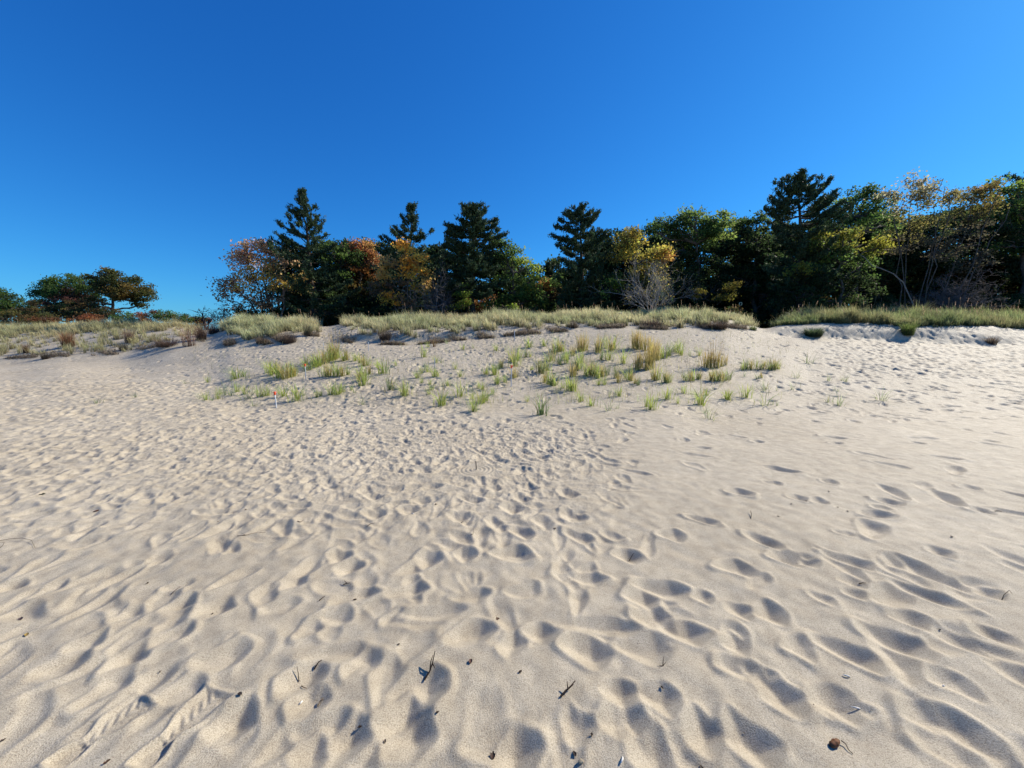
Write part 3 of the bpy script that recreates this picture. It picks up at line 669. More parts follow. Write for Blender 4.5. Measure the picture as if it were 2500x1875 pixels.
dune_grass('dune_grass', 'thick grey green grass along the top of the long middle dune', S_(838), S_(1845),
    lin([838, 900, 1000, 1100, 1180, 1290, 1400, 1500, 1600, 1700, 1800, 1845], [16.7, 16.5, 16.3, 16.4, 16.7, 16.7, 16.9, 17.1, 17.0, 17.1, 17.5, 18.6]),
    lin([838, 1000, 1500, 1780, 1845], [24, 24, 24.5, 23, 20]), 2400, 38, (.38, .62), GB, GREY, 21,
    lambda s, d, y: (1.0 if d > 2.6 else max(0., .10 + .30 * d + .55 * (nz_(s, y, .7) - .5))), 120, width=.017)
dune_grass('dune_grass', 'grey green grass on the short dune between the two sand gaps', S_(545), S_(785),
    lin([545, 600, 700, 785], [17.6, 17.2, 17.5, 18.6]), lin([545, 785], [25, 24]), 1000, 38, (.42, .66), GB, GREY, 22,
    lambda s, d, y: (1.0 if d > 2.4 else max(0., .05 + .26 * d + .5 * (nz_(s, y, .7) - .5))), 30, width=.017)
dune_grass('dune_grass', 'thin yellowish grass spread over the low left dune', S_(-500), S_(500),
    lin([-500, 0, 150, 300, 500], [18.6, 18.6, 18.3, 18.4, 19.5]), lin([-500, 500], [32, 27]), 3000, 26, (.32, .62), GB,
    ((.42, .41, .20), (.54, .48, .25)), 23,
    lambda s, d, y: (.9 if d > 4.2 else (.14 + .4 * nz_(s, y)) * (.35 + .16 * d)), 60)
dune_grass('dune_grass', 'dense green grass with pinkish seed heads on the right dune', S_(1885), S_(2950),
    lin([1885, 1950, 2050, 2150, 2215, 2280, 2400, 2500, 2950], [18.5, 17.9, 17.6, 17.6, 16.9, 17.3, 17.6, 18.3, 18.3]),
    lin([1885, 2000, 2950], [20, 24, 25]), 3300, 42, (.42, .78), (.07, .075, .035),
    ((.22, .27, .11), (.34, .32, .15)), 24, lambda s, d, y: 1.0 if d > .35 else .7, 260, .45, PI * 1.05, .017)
def straws():
    r = np.random.default_rng(61); mb = MB(); P = []
    while len(P) < 3200:
        u = r.uniform(470, 1960); v = r.uniform(812, 1000)
        k = np.interp(u, [470, 1000, 1400, 1700, 1960], [.25, .35, .8, .7, .15])
        if r.random() < k * (1.0 if v < 905 else .45) and not (v > 985 and r.random() < .7): g = ground0(u, v); P.append((g[0], g[1]))
    P = np.array(P); n = len(P); z = ground_h(P[:, 0], P[:, 1])
    blades(mb, r, np.c_[P, z - .01], r.uniform(.06, .32, n), np.abs(r.normal(.5, .5, n)), r.uniform(0, 6.28, n), r.uniform(.004, .010, n),
           jitter_cols(r, (.26, .26, .13), n, .3), jitter_cols(r, (.46, .42, .24), n, .35))
    tag(mb.build('sparse_straws', M_grass), 'thin single blades and dry straws scattered between the tufts', 'grass', kind='stuff')
straws()
# low thatch and exposed roots under the grass edge
def thatch(label, u0, u1, yy, n, seed, col=((.15, .12, .085), (.27, .22, .16))):
    r = np.random.default_rng(seed); mb = MB(); us = r.uniform(u0, u1, n)
    s = np.array([S_(u) for u in us]); y = np.array([yy(a) for a in s]) + np.abs(r.normal(0, .42, n)) - .25
    keep = np.array([nz_(a, b, .8) for a, b in zip(s, y)]) > .58; s = s[keep]; y = y[keep]; n = len(s)
    x = s * y; z = ground_h(x, y); az = r.uniform(0, 6.28, n)
    blades(mb, r, np.c_[x, y, z], r.uniform(.05, .26, n), r.uniform(.5, 2.2, n), az, r.uniform(.008, .016, n),
           jitter_cols(r, col[0], n, .4), jitter_cols(r, col[1], n, .4), 3)
    tag(mb.build('dry_thatch', M_grass), label, 'dry grass', kind='stuff')
thatch('dry brown thatch and roots under the middle dune edge', 830, 1820, lin([838, 900, 1000, 1100, 1180, 1290, 1400, 1500, 1600, 1700, 1820], [16.1, 15.8, 15.6, 15.8, 16.2, 16.3, 16.6, 16.9, 16.8, 17.0, 17.4]), 26000, 31)
thatch('dry brown thatch under the short left dune', 545, 780, lin([545, 600, 700, 785], [17.2, 16.9, 17.1, 18.0]), 6000, 32)
thatch('dry dark thatch lying across the left dune face', -300, 500, lin([-300, 0, 150, 300, 500], [18.6, 18.4, 18.1, 18.2, 18.8]), 9000, 33)

# ---- trees -------------------------------------------------------------
def broadleaf(name, label, u, vb, Y, lobes, cols, seed, cat='tree', group=None, leaf=.17, per=75, dens=1.0, trunk_r=.16,
              stems=1, bark=None, clump=.62, limb_col=(.10, .085, .07), lean=0.0, depth=.8, bare=0.0, spread=.5):
    """lobes: [(u, v, ru, rv, weight, colour index)] crown masses as seen, given real size at distance Y"""
    r = np.random.default_rng(seed); bark = bark or M_bark
    bx = at(u, vb, Y)[0]; bz = gz(bx, Y); root = empty(name, (bx, Y, bz)); O = np.array([bx, Y, bz])
    tag(root, label, cat, group)
    tk = MB(); lf = MB(); LC = []
    for (lu, lv, ru, rv, wt, ci) in lobes:
        yo = r.uniform(-.5, .5) * ru / F * Y * .8
        c = np.array(at(lu, lv, Y + yo)); rx = ru / F * Y; rz = rv / F * Y; ry = max(rx, rz) * depth if len(lobes) > 1 else rx * depth
        LC.append((c, np.array([rx, ry, rz]), wt, ci))
    tops = np.mean([c for c, *_ in LC], axis=0)
    # stems
    nodes = []
    for sidx in range(stems):
        off = np.array([r.normal(0, .12) * stems, r.normal(0, .12) * stems, 0]) if stems > 1 else np.zeros(3)
        tgt = LC[sidx % len(LC)][0] if stems > 1 else tops
        a = O + off * .6 - (0, 0, .15)
        b = tgt * np.array([1, 1, 1]) + off; 
        if stems == 1: b = np.array([tops[0] * .6 + O[0] * .4, Y, max(tops[2], O[2] + 1)])
        P = curve_pts(a, b, 0, 8, .10, r); L_ = np.linspace(1, .35, 8) * trunk_r / (1 if stems == 1 else 1.25)
        tube(tk, P, L_, 7, limb_col); nodes += list(P[2:])
    nodes = np.array(nodes)
    for c, R, wt, ci in LC:
        d = np.linalg.norm(nodes - c, axis=1) + np.maximum(0, nodes[:, 2] - c[2] + .3 * R[2]) * 2
        a = nodes[np.argmin(d)]
        P = curve_pts(a, c, -.15 * np.linalg.norm(c - a) * .3, 6, .12, r); tube(tk, P, np.linspace(.5, .22, 6) * trunk_r, 5, limb_col)
        vol = 4.19 * R[0] * R[1] * R[2]
        nc = int(max(6, 2.2 * dens * wt * (R[0] * R[2] + R[0] * R[1] * .6) / (clump * clump)))
        dr = rand_dirs(r, nc); rad = r.uniform(.35, 1.03, nc) ** .55
        CC = c + dr * rad[:, None] * R * r.uniform(.86, 1.1, (nc, 1))
        for q in CC:
            if q[2] < O[2] + .25: q[2] = O[2] + r.uniform(.2, .6)
            a = P[min(5, int(r.uniform(2, 6)))]
            B_ = curve_pts(a, q, .05, 4, .07, r); tube(tk, B_, np.linspace(.14, .05, 4) * trunk_r + .006, 3, limb_col, cap=False)
            if r.random() < bare: 
                for _ in range(5):
                    e = q + rand_dirs(r, 1)[0] * clump * .9 + (0, 0, .2); tube(tk, curve_pts(q, e, 0, 3, .03, r), [.012, .009, .005], 3, limb_col, cap=False)
                continue
            for _ in range(3):
                e = q + rand_dirs(r, 1)[0] * clump * .8; tube(tk, curve_pts(q, e, 0, 3, .03, r), [.014, .01, .006], 3, limb_col, cap=False)
            m = max(5, int(per * 1.7 * r.uniform(.45, 1.3) * wt ** .5))
            sh = np.array([1, 1, .55]) * clump * r.uniform(.7, 1.15)
            C = q + r.standard_normal((m, 3)) * sh * spread
            n = unit(rand_dirs(r, m) + np.array([0, 0, .5]))
            U = unit(np.cross(n, rand_dirs(r, m))); Wv = np.cross(n, U)
            base = np.array(cols[ci][r.integers(len(cols[ci]))]) * r.uniform(.75, 1.25)
            quads(lf, C, U, Wv, leaf * r.uniform(.7, 1.35, m), leaf * .72 * r.uniform(.7, 1.3, m), jitter_cols(r, base, m, .28))
    for mb, nm, mt, sm in ((tk, 'trunk', bark, True), (lf, 'crown', M_leaf, False)):
        if mb.n:
            o = mb.build(nm, mt, root, sm); o.data.transform(__import__('mathutils').Matrix.Translation((-O).tolist()))
    return root
def pine(label, u, vb, vt, Y, prof, seed, group=None, extra=(), lean_u=0.0, dens=1.0, trunk_r=.22, low=.12, up=.35, col=(.052, .085, .042), whorl=.78):
    """prof: [(v, reach left px, reach right px)] from the top down"""
    r = np.random.default_rng(seed)
    bx = at(u, vb, Y)[0]; bz = gz(bx, Y); O = np.array([bx, Y, bz]); T = np.array(at(u + lean_u, vt, Y)); H = T[2] - bz
    root = empty('pine_tree', O.tolist()); tag(root, label, 'pine tree', group)
    tk = MB(); lf = MB()
    TP = curve_pts(O - (0, 0, .3), T, 0, 14, .06, r); tube(tk, TP, np.linspace(1, .12, 14) * trunk_r, 7, (.07, .055, .045))
    pv = np.array([at(u, p[0], Y)[2] for p in prof])[::-1]; pl = np.array([p[1] for p in prof])[::-1] / F * Y; pr = np.array([p[2] for p in prof])[::-1] / F * Y
    def spray(P, rad0, fl, L_):
        tube(tk, P, np.linspace(rad0, .012, len(P)), 4, (.06, .05, .04))
        t = np.linspace(0, 1, len(P)); cum = L_
        nt = max(5, int(cum / .115 * dens)); tt = r.uniform(fl, 1.02, nt)
        pos = np.stack([np.interp(tt, t, P[:, k]) for k in range(3)], 1)
        dirv = unit(np.stack([np.interp(np.clip(tt, 0, .99), t, np.gradient(P[:, k])) for k in range(3)], 1))
        side = unit(np.cross(dirv, [0, 0, 1])); sg = np.where(r.random(nt) < .5, -1, 1)[:, None]
        ln = (.18 + .30 * cum * (1 - tt) * .9).clip(.12, .95)[:, None] * r.uniform(.5, 1.1, (nt, 1))
        tip = pos + (side * sg * r.uniform(.5, 1, (nt, 1)) + dirv * .8 + np.array([0, 0, .22])) * ln * .8
        m = 6
        f = r.uniform(0, 1, (nt, m, 1)); C = (pos[:, None] * (1 - f) + tip[:, None] * f).reshape(-1, 3) + r.normal(0, .075, (nt * m, 3))
        U = unit(np.repeat(unit(tip - pos), m, axis=0) + r.normal(0, .55, (nt * m, 3)) + np.array([0, 0, .35]))
        k = len(C); Wv = unit(np.cross(U, rand_dirs(r, k)))
        for _ in range(3):
            q = r.normal(0, .045, (k, 3)); U2 = unit(U + r.normal(0, .35, (k, 3)))
            quads(lf, C + q, U2, unit(np.cross(U2, rand_dirs(r, k))), r.uniform(.18, .34, k), r.uniform(.045, .09, k), jitter_cols(r, col, k, .35))
    z = bz + H * low
    while z < T[2] - .15:
        Lm = np.interp(z, pv, pl); Rm = np.interp(z, pv, pr); f = (z - bz) / H
        c = np.array([np.interp(z, TP[:, 2], TP[:, 0]), np.interp(z, TP[:, 2], TP[:, 1]), z])
        k = 6 if f < .6 else 5; a0 = r.uniform(0, 6.28)
        for j in range(k):
            a = a0 + j * 2 * PI / k + r.normal(0, .4); ca = math.cos(a)
            L_ = 1.12 * (Rm * max(ca, 0) ** 1 + Lm * max(-ca, 0) + (Lm + Rm) / 2 * .85 * (1 - abs(ca))) * r.choice([.45, .7, .9, 1.0, 1.1, 1.2])
            if r.random() < .10: L_ *= .5
            if L_ < .12: L_ = .12
            rise = up * (.4 + 1.1 * f) * L_
            c = np.array([c[0], c[1], z + r.normal(0, .16)]); e = c + np.array([ca * L_, math.sin(a) * L_, 0])
            t = np.linspace(0, 1, 6)[:, None]; P = c * (1 - t) + e * t
            P[:, 2] += (rise * (t ** 1.8) - .06 * L_ * np.sin(t * PI) - .05 * L_ * (1 - f))[:, 0]
            spray(P, .012 + .016 * L_, .22 if L_ > 1 else .05, L_)
        z += whorl * (.75 + .5 * r.random()) * (1 - .35 * f)
    for (u0, v0, u1, v1, curl) in extra:          # the single long limbs that show against the sky
        a = np.array(at(u0, v0, Y)); b = np.array(at(u1, v1, Y + r.uniform(-.5, .5))); b = a + (b - a) * .86
        t = np.linspace(0, 1, 7)[:, None]; P = a * (1 - t) + b * t; P[:, 2] += (curl * np.linalg.norm(b - a) * (t ** 2 - t))[:, 0]
        spray(P, .04, .25, float(np.linalg.norm(b - a)))
    # crown tip
    for j in range(5):
        a = T + r.normal(0, .1, 3) - (0, 0, .5); spray(curve_pts(a, a + r.normal(0, .12, 3) + (0, 0, .5), 0, 4), .012, 0, .5)
    for mb, nm, mt, sm in ((tk, 'trunk', M_bark, True), (lf, 'crown', M_needle, False)):
        o = mb.build(nm, mt, root, sm); o.data.transform(__import__('mathutils').Matrix.Translation((-O).tolist()))
    return root
def bare_tree(name, label, u, vb, Y, hpx, wpx, seed, cat='shrub', stems=4, r0=.03, levels=4, mat=None, col=(.30, .27, .25), buds=None, lean=0.0, group=None, up=.6):
    r = np.random.default_rng(seed); bx = at(u, vb, Y)[0]; bz = gz(bx, Y); O = np.array([bx, Y, bz])
    H = hpx / F * Y; W = wpx / F * Y; mb = MB(); lf = MB()
    def grow(p, d, L_, rad, lv):
        n = 4; P = [p]
        for k in range(n):
            d = unit(d + r.normal(0, .13, 3) + np.array([0, 0, .05])); P.append(P[-1] + d * L_ / n)
        P = np.array(P); tube(mb, P, np.linspace(rad, rad * .6, n + 1), 4 if lv > 2 else 3, col, cap=False)
        if buds is not None and lv <= (1 if cat != 'shrub' else 0) and r.random() < .5:
            m = int(r.random() < .2) * 2 + 1; C = P[-1] + r.normal(0, .12, (m, 3)); nn = rand_dirs(r, m); U = unit(np.cross(nn, rand_dirs(r, m)))
            quads(lf, C, U, np.cross(nn, U), r.uniform(.05, .10, m), r.uniform(.04, .07, m), jitter_cols(r, buds, m, .3))
        if lv <= 0: return
        for k in range(r.integers(2, 4) + (1 if lv > 1 else 0)):
            q = P[r.integers(2, n + 1)]; s = unit(d * up + rand_dirs(r, 1)[0] * .75)
            grow(q, s, L_ * r.uniform(.55, .78), max(rad * .58, .005), lv - 1)
    for k in range(stems):
        a = r.uniform(0, 6.28); sp = (W / H) * .55
        d = unit(np.array([math.cos(a) * sp + lean, math.sin(a) * sp, 1]))
        grow(O + r.normal(0, .05, 3) * (1, 1, 0) - (0, 0, .1), d, H * r.uniform(.24, .46), r0 * r.uniform(.7, 1.1), levels)
    if buds is None:
        o = mb.build(name, mat or M_pale_bark, None, True); tag(o, label, cat, group)
        o.data.transform(__import__('mathutils').Matrix.Translation((-O).tolist())); o.location = O.tolist(); return o
    root = empty(name, O.tolist()); tag(root, label, cat, group)
    for m_, nm, mt in ((mb, 'stems', mat or M_pale_bark), (lf, 'leaves', M_leaf)):
        o = m_.build(nm, mt, root); o.data.transform(__import__('mathutils').Matrix.Translation((-O).tolist()))
    return root
# ---------------------------------------------------------------- the trees, left to right
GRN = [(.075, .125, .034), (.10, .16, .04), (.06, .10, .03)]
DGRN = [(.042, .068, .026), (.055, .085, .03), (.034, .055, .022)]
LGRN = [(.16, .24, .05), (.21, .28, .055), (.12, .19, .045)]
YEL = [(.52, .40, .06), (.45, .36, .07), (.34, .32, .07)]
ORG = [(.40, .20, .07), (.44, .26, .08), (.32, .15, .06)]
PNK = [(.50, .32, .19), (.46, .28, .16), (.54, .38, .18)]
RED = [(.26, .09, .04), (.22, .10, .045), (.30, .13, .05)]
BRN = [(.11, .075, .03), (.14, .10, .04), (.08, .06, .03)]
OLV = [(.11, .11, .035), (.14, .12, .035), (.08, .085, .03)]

# far left beyond the low dune
broadleaf('broadleaf_tree', 'dark green round tree at the far left picture edge', 5, 790, 42, [(-25,735,45,40,1,0),(15,740,38,34,1,0),(35,765,38,30,1,0),(70,775,26,26,1,0),(-40,770,50,30,1,1)], [GRN, BRN], 301, per=60, trunk_r=.2)
broadleaf('shrub', 'olive brown thicket under the far left dark tree', 30, 800, 38, [(10,778,50,22,1,0),(70,785,40,18,1,1),(110,782,35,16,1,0)], [OLV, BRN], 302, cat='shrub', per=60, trunk_r=.06, leaf=.13)
broadleaf('oak_tree', 'wide dark green oak, left one of the far pair, with reddish lower leaves', 165, 790, 46, [(125,706,38,18,1,0),(150,712,50,24,1,0),(195,712,34,22,1,0),(125,735,30,18,1,0),(160,690,45,18,1,0),(205,690,34,16,1,0),(105,722,22,12,1,0),(190,718,40,16,.8,1),(165,735,55,16,1,1),(150,755,50,18,1,0),(205,760,45,18,1,0),(115,770,30,14,1,0)], [GRN, [(.13, .06, .045), (.10, .06, .04)]], 303, per=60, trunk_r=.22, depth=.7)
broadleaf('oak_tree', 'spreading oak with olive gold crown and visible forked trunk, right of the far pair', 270, 795, 44, [(232,680,22,14,1,0),(268,675,30,16,1,1),(300,685,34,17,1,0),(340,700,30,16,1,1),(362,722,16,14,1,0),(322,728,34,12,.9,1),(250,705,24,12,.8,0),(285,712,26,12,.7,1),(270,700,40,20,1,0),(310,715,40,18,1,1),(345,720,30,18,1,0),(245,705,26,16,1,1),(225,735,20,14,.7,0),(235,735,20,10,.6,0),(272,665,10,8,1,0),(345,745,18,7,.7,0)], [[(.10, .10, .03), (.07, .085, .028)], [(.17, .12, .035), (.12, .11, .03)]], 304, per=55, trunk_r=.24, depth=.7, clump=.55)
for k, (u, v, ru, rv, c, lb) in enumerate([
    (120, 786, 28, 14, 0, 'rusty leaf shrub below the left far oak'), (205, 786, 30, 17, 1, 'wine red shrub between the two far oaks'),
    (240, 783, 18, 13, 0, 'small orange brown bush left of the forked oak trunk'), (300, 782, 22, 16, 2, 'grey green bush right of the forked oak trunk'),
    (332, 779, 20, 18, 1, 'bright red bush on the dune crest right of the far oaks'), (375, 778, 30, 18, 3, 'rust red low thicket left of the small bare tree'),
    (405, 772, 26, 14, 2, 'dark green low bush with a flat top near the small bare tree'), (455, 782, 34, 14, 2, 'long dark green bush behind the small bare tree'),
    (490, 785, 22, 12, 4, 'bush with orange and yellow leaves beside the dead forked stems'),
    (105, 764, 42, 26, 5, 'tall dark green bush under the left side of the left far oak'), (195, 762, 50, 26, 5, 'tall dark green bush between the two far oak trunks'),
    (262, 770, 34, 18, 5, 'dark green bush in front of the forked oak trunk foot')]):
    broadleaf('shrub', lb, u, 800, (36 + k % 3) if c < 5 else 41, [(u, v, ru, rv, 1, 0)], [[[(.16, .07, .03), (.13, .07, .035)], RED, GRN, [(.15, .05, .025), (.09, .05, .025)], ORG, DGRN + BRN][c]], 310 + k, cat='shrub', per=70, trunk_r=.04, leaf=.12, clump=.4)
bare_tree('bare_tree', 'small leafless tree against the sky above the low dune', 436, 795, 30, 68, 40, 320, 'tree', 1, .05, 4, M_bark, (.16, .14, .12))
bare_tree('dead_shrub', 'dark forked dead stems left of the orange tree', 508, 800, 29, 66, 46, 321, 'shrub', 3, .07, 3, M_bark, (.07, .05, .05))
bare_tree('shrub', 'leafless purplish shrub with a few reddish leaves left of the orange tree', 545, 800, 28, 75, 70, 322, 'shrub', 5, .04, 4, M_bark, (.12, .09, .09), (.22, .10, .06))
# the tree line
broadleaf('maple_tree', 'large pinkish orange autumn tree at the left end of the tree line', 660, 790, 29,
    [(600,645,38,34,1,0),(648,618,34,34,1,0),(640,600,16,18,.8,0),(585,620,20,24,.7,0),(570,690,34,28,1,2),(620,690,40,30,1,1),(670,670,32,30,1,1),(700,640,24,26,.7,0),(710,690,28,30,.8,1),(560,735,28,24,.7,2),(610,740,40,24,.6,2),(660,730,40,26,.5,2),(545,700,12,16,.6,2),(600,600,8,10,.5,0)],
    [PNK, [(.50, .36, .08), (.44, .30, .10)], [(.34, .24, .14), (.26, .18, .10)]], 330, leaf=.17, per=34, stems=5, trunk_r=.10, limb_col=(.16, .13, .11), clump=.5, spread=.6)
pine('tall white pine with ragged upswept limbs, highest of the left half', 772, 785, 474, 30,
    [(474,2,2),(500,10,18),(520,18,26),(540,30,26),(560,36,30),(590,55,46),(620,75,55),(660,80,70),(700,85,75),(740,85,80),(780,60,60)], 331,
    extra=[(745,560,707,490,.3),(745,590,696,530,.3),(755,620,680,568,.25),(760,635,675,592,.2),(770,575,794,530,.3),(768,540,775,522,.2)], lean_u=-34, low=.08, dens=1.15)
broadleaf('broadleaf_tree', 'dark green tree right beside the tallest left pine', 815, 785, 32, [(815,620,42,26,1,0),(850,625,32,24,1,0),(820,670,45,30,1,0),(800,720,50,30,1,1),(840,740,50,32,1,1)], [GRN, DGRN], 332, per=70)
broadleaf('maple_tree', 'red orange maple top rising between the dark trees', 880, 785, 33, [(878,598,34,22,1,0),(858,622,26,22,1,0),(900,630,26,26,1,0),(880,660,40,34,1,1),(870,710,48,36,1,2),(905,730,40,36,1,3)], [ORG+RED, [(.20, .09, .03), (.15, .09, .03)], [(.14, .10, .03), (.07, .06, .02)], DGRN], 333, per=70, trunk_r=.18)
pine('white pine with a bare sided round top and one limb reaching right', 1004, 785, 506, 31,
    [(506,4,4),(520,12,14),(545,18,16),(560,24,20),(590,45,35),(620,60,45),(650,60,60),(700,65,65),(780,50,50)], 334,
    extra=[(1000,580,956,548,.35),(1000,600,950,556,.3),(1000,560,976,522,.3),(1010,585,1062,558,.4),(1000,612,930,572,.25),(1000,640,915,590,.2),(1005,640,1068,630,.2)], low=.12)
broadleaf('maple_tree', 'orange yellow thin multi stemmed tree in front of the round topped pine', 985, 785, 26.5,
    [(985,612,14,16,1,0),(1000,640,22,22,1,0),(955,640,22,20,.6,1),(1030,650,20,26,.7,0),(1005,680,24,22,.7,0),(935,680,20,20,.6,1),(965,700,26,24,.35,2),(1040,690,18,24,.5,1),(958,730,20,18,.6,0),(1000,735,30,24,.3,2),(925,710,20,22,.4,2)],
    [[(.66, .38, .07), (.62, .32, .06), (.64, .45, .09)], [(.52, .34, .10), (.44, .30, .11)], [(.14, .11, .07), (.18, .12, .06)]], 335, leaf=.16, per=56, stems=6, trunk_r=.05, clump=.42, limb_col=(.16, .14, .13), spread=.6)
broadleaf('broadleaf_tree', 'small bright yellow green sapling glowing low between grey branches', 1040, 785, 27, [(1038,712,12,10,1,0)], [YEL], 336, leaf=.13, per=26, trunk_r=.04, clump=.3)
bare_tree('shrub', 'grey leafless thicket of curved twigs right of the orange tree', 1075, 783, 27, 150, 120, 337, 'shrub', 7, .045, 4, M_pale_bark, (.13, .12, .12))
pine('broad dense white pine with a rounded full crown, left of the sky gap', 1152, 783, 505, 29,
    [(505,6,6),(515,30,25),(530,44,38),(550,44,52),(580,48,58),(600,55,60),(620,58,60),(650,64,62),(680,66,64),(720,50,60),(750,20,30)], 338,
    extra=[(1140,600,1080,575,.2),(1140,620,1084,590,.2),(1140,580,1100,556,.3)], low=.28, dens=1.6, whorl=.45, up=.12)
broadleaf('broadleaf_tree', 'yellow green sunlit broad tree sloping down beside the dense pine', 1255, 783, 30, [(1225,610,26,24,1,1),(1258,625,28,24,1,0),(1280,655,26,26,1,0),(1235,660,34,30,1,1),(1295,690,24,26,1,0),(1250,710,44,34,1,1),(1290,735,34,30,1,1),(1220,735,34,30,1,1),(1210,590,14,14,1,1)], [[(.22, .27, .05), (.17, .24, .045), (.12, .18, .04)], GRN], 339, per=66, trunk_r=.15)
broadleaf('sapling', 'slim yellow green sapling left of the dense pine trunk', 1128, 783, 26.5, [(1128,710,14,22,1,0),(1130,745,18,20,1,0)], [[(.16, .20, .03), (.12, .17, .03)]], 340, leaf=.12, per=40, trunk_r=.03, clump=.35)
broadleaf('sapling', 'small bright lime bush at the grass edge below the sunlit tree', 1250, 782, 25, [(1252,755,16,14,1,0)], [[(.20, .26, .03), (.16, .22, .03)]], 341, leaf=.11, per=46, trunk_r=.02, clump=.28)
broadleaf('shrub', 'rust and dark red shrub behind the dense pine trunk', 1190, 783, 33, [(1185,735,30,30,1,0),(1160,755,26,20,1,1)], [RED+BRN, ORG], 342, cat='shrub', per=50, trunk_r=.05, leaf=.13)
pine('narrow young spruce top poking up in the sky gap', 1337, 783, 644, 33, [(644,1,1),(665,8,10),(690,14,16),(730,24,24),(780,30,30)], 343, low=.1, trunk_r=.1, up=.2)
broadleaf('broadleaf_tree', 'low mixed green and rusty tree filling the sky gap', 1325, 783, 31, [(1322,690,20,16,1,1),(1355,690,26,20,1,0),(1340,725,40,28,1,2),(1325,755,36,22,1,0)], [GRN, ORG+YEL, BRN], 344, per=62, trunk_r=.1)
pine('white pine leaning limbs left, one long bare branch curling into the sky', 1418, 782, 506, 29,
    [(506,6,6),(520,22,22),(545,30,32),(560,30,40),(590,34,50),(610,42,55),(650,52,66),(700,52,70),(780,50,60)], 345,
    extra=[(1400,580,1338,573,.5),(1400,560,1350,551,.3),(1400,545,1362,536,.3),(1405,530,1372,518,.3),(1425,560,1454,528,.4),(1430,590,1472,562,.35),(1405,600,1375,585,.1)], low=.06, dens=1.35, whorl=.55)
broadleaf('maple_tree', 'golden yellow maple with a pointed crown behind the pale bare shrub', 1560, 783, 27.6, [(1545,575,22,20,1,1),(1555,600,30,26,1,0),(1525,590,18,18,.9,1),(1545,640,36,30,1,0),(1605,610,24,22,1,0),(1625,635,18,20,1,2),(1600,660,30,30,1,0),(1500,620,22,24,.8,1),(1560,700,44,34,.7,1),(1615,700,34,34,.6,3),(1510,680,24,30,.7,3),(1490,700,22,26,.8,4)],
    [YEL, [(.15, .15, .04), (.20, .17, .04)], ORG, GRN, LGRN], 346, per=56, leaf=.16, trunk_r=.16)
bare_tree('shrub', 'large pale leafless shrub with fanned grey branches at the dune crest', 1586, 782, 25.5, 165, 130, 347, 'shrub', 11, .032, 4, M_pale_bark, (.38, .345, .30), (.45, .36, .10), up=1.05)
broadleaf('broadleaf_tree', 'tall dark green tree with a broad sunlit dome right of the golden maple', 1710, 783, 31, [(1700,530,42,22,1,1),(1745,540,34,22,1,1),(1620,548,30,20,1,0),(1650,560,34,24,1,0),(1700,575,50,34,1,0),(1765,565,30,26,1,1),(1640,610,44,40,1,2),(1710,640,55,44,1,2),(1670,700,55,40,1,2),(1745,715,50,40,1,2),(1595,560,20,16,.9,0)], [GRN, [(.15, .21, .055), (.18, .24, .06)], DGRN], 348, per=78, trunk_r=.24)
broadleaf('shrub', 'dim yellow green undergrowth showing under the tall dome tree', 1740, 783, 29, [(1700,715,18,16,1,0),(1770,725,24,20,1,0),(1790,690,18,14,.8,0)], [[(.10, .10, .02), (.14, .12, .025)]], 349, cat='shrub', per=40, trunk_r=.04, leaf=.12, clump=.35)
broadleaf('broadleaf_tree', 'very dark tree with a flat top between the dome tree and the tallest pine', 1840, 783, 33, [(1810,548,28,20,1,0),(1845,545,32,20,1,0),(1830,590,50,36,1,1),(1850,640,55,44,1,1),(1815,690,50,44,1,1),(1870,720,55,44,1,1)], [DGRN+GRN, DGRN], 350, per=74, trunk_r=.2)
pine('tallest dark pine with several broad forking tops leaning right', 1955, 783, 432, 28,
    [(432,6,8),(450,34,30),(470,48,46),(500,60,60),(530,70,64),(560,66,66),(600,50,60),(640,45,60),(700,70,70),(780,60,60)], 351,
    extra=[(1960,500,2040,426,.25),(1960,520,2055,456,.25),(1955,490,2010,428,.25),(1950,480,1966,425,.2),(1950,480,1940,426,.2),(1945,500,1905,432,.25),(1945,510,1888,460,.25),(1945,520,1876,485,.3),(1945,530,1858,506,.45),(1960,540,2056,466,.2),(1970,560,2050,510,.2)], low=.1, dens=1.3, trunk_r=.26, whorl=.7, up=.28)
broadleaf('broadleaf_tree', 'rounded mid green tree right of the tallest pine, sky showing through its limbs', 2080, 783, 31, [(2060,490,34,18,1,0),(2110,485,38,20,1,0),(2150,505,28,22,1,0),(2080,530,50,26,.7,0),(2150,550,34,26,.6,1),(2030,560,34,30,.9,1),(2060,600,30,20,.5,1)], [LGRN+GRN, GRN], 352, per=74, trunk_r=.22)
broadleaf('broadleaf_tree', 'low yellow green tree with bright sprays in front of the tallest pine', 2050, 783, 27, [(2000,590,26,18,1,0),(2060,580,34,18,1,0),(2100,600,34,22,1,0),(2030,625,40,24,.8,1),(2100,650,44,30,.7,1),(1950,660,34,14,1,0),(2010,680,50,30,.9,2),(2080,710,55,36,1,2),(1960,720,50,36,1,2),(2150,600,24,20,.9,0)], [[(.22, .23, .045), (.26, .25, .045), (.15, .18, .04)], GRN, DGRN], 353, per=58, trunk_r=.13)
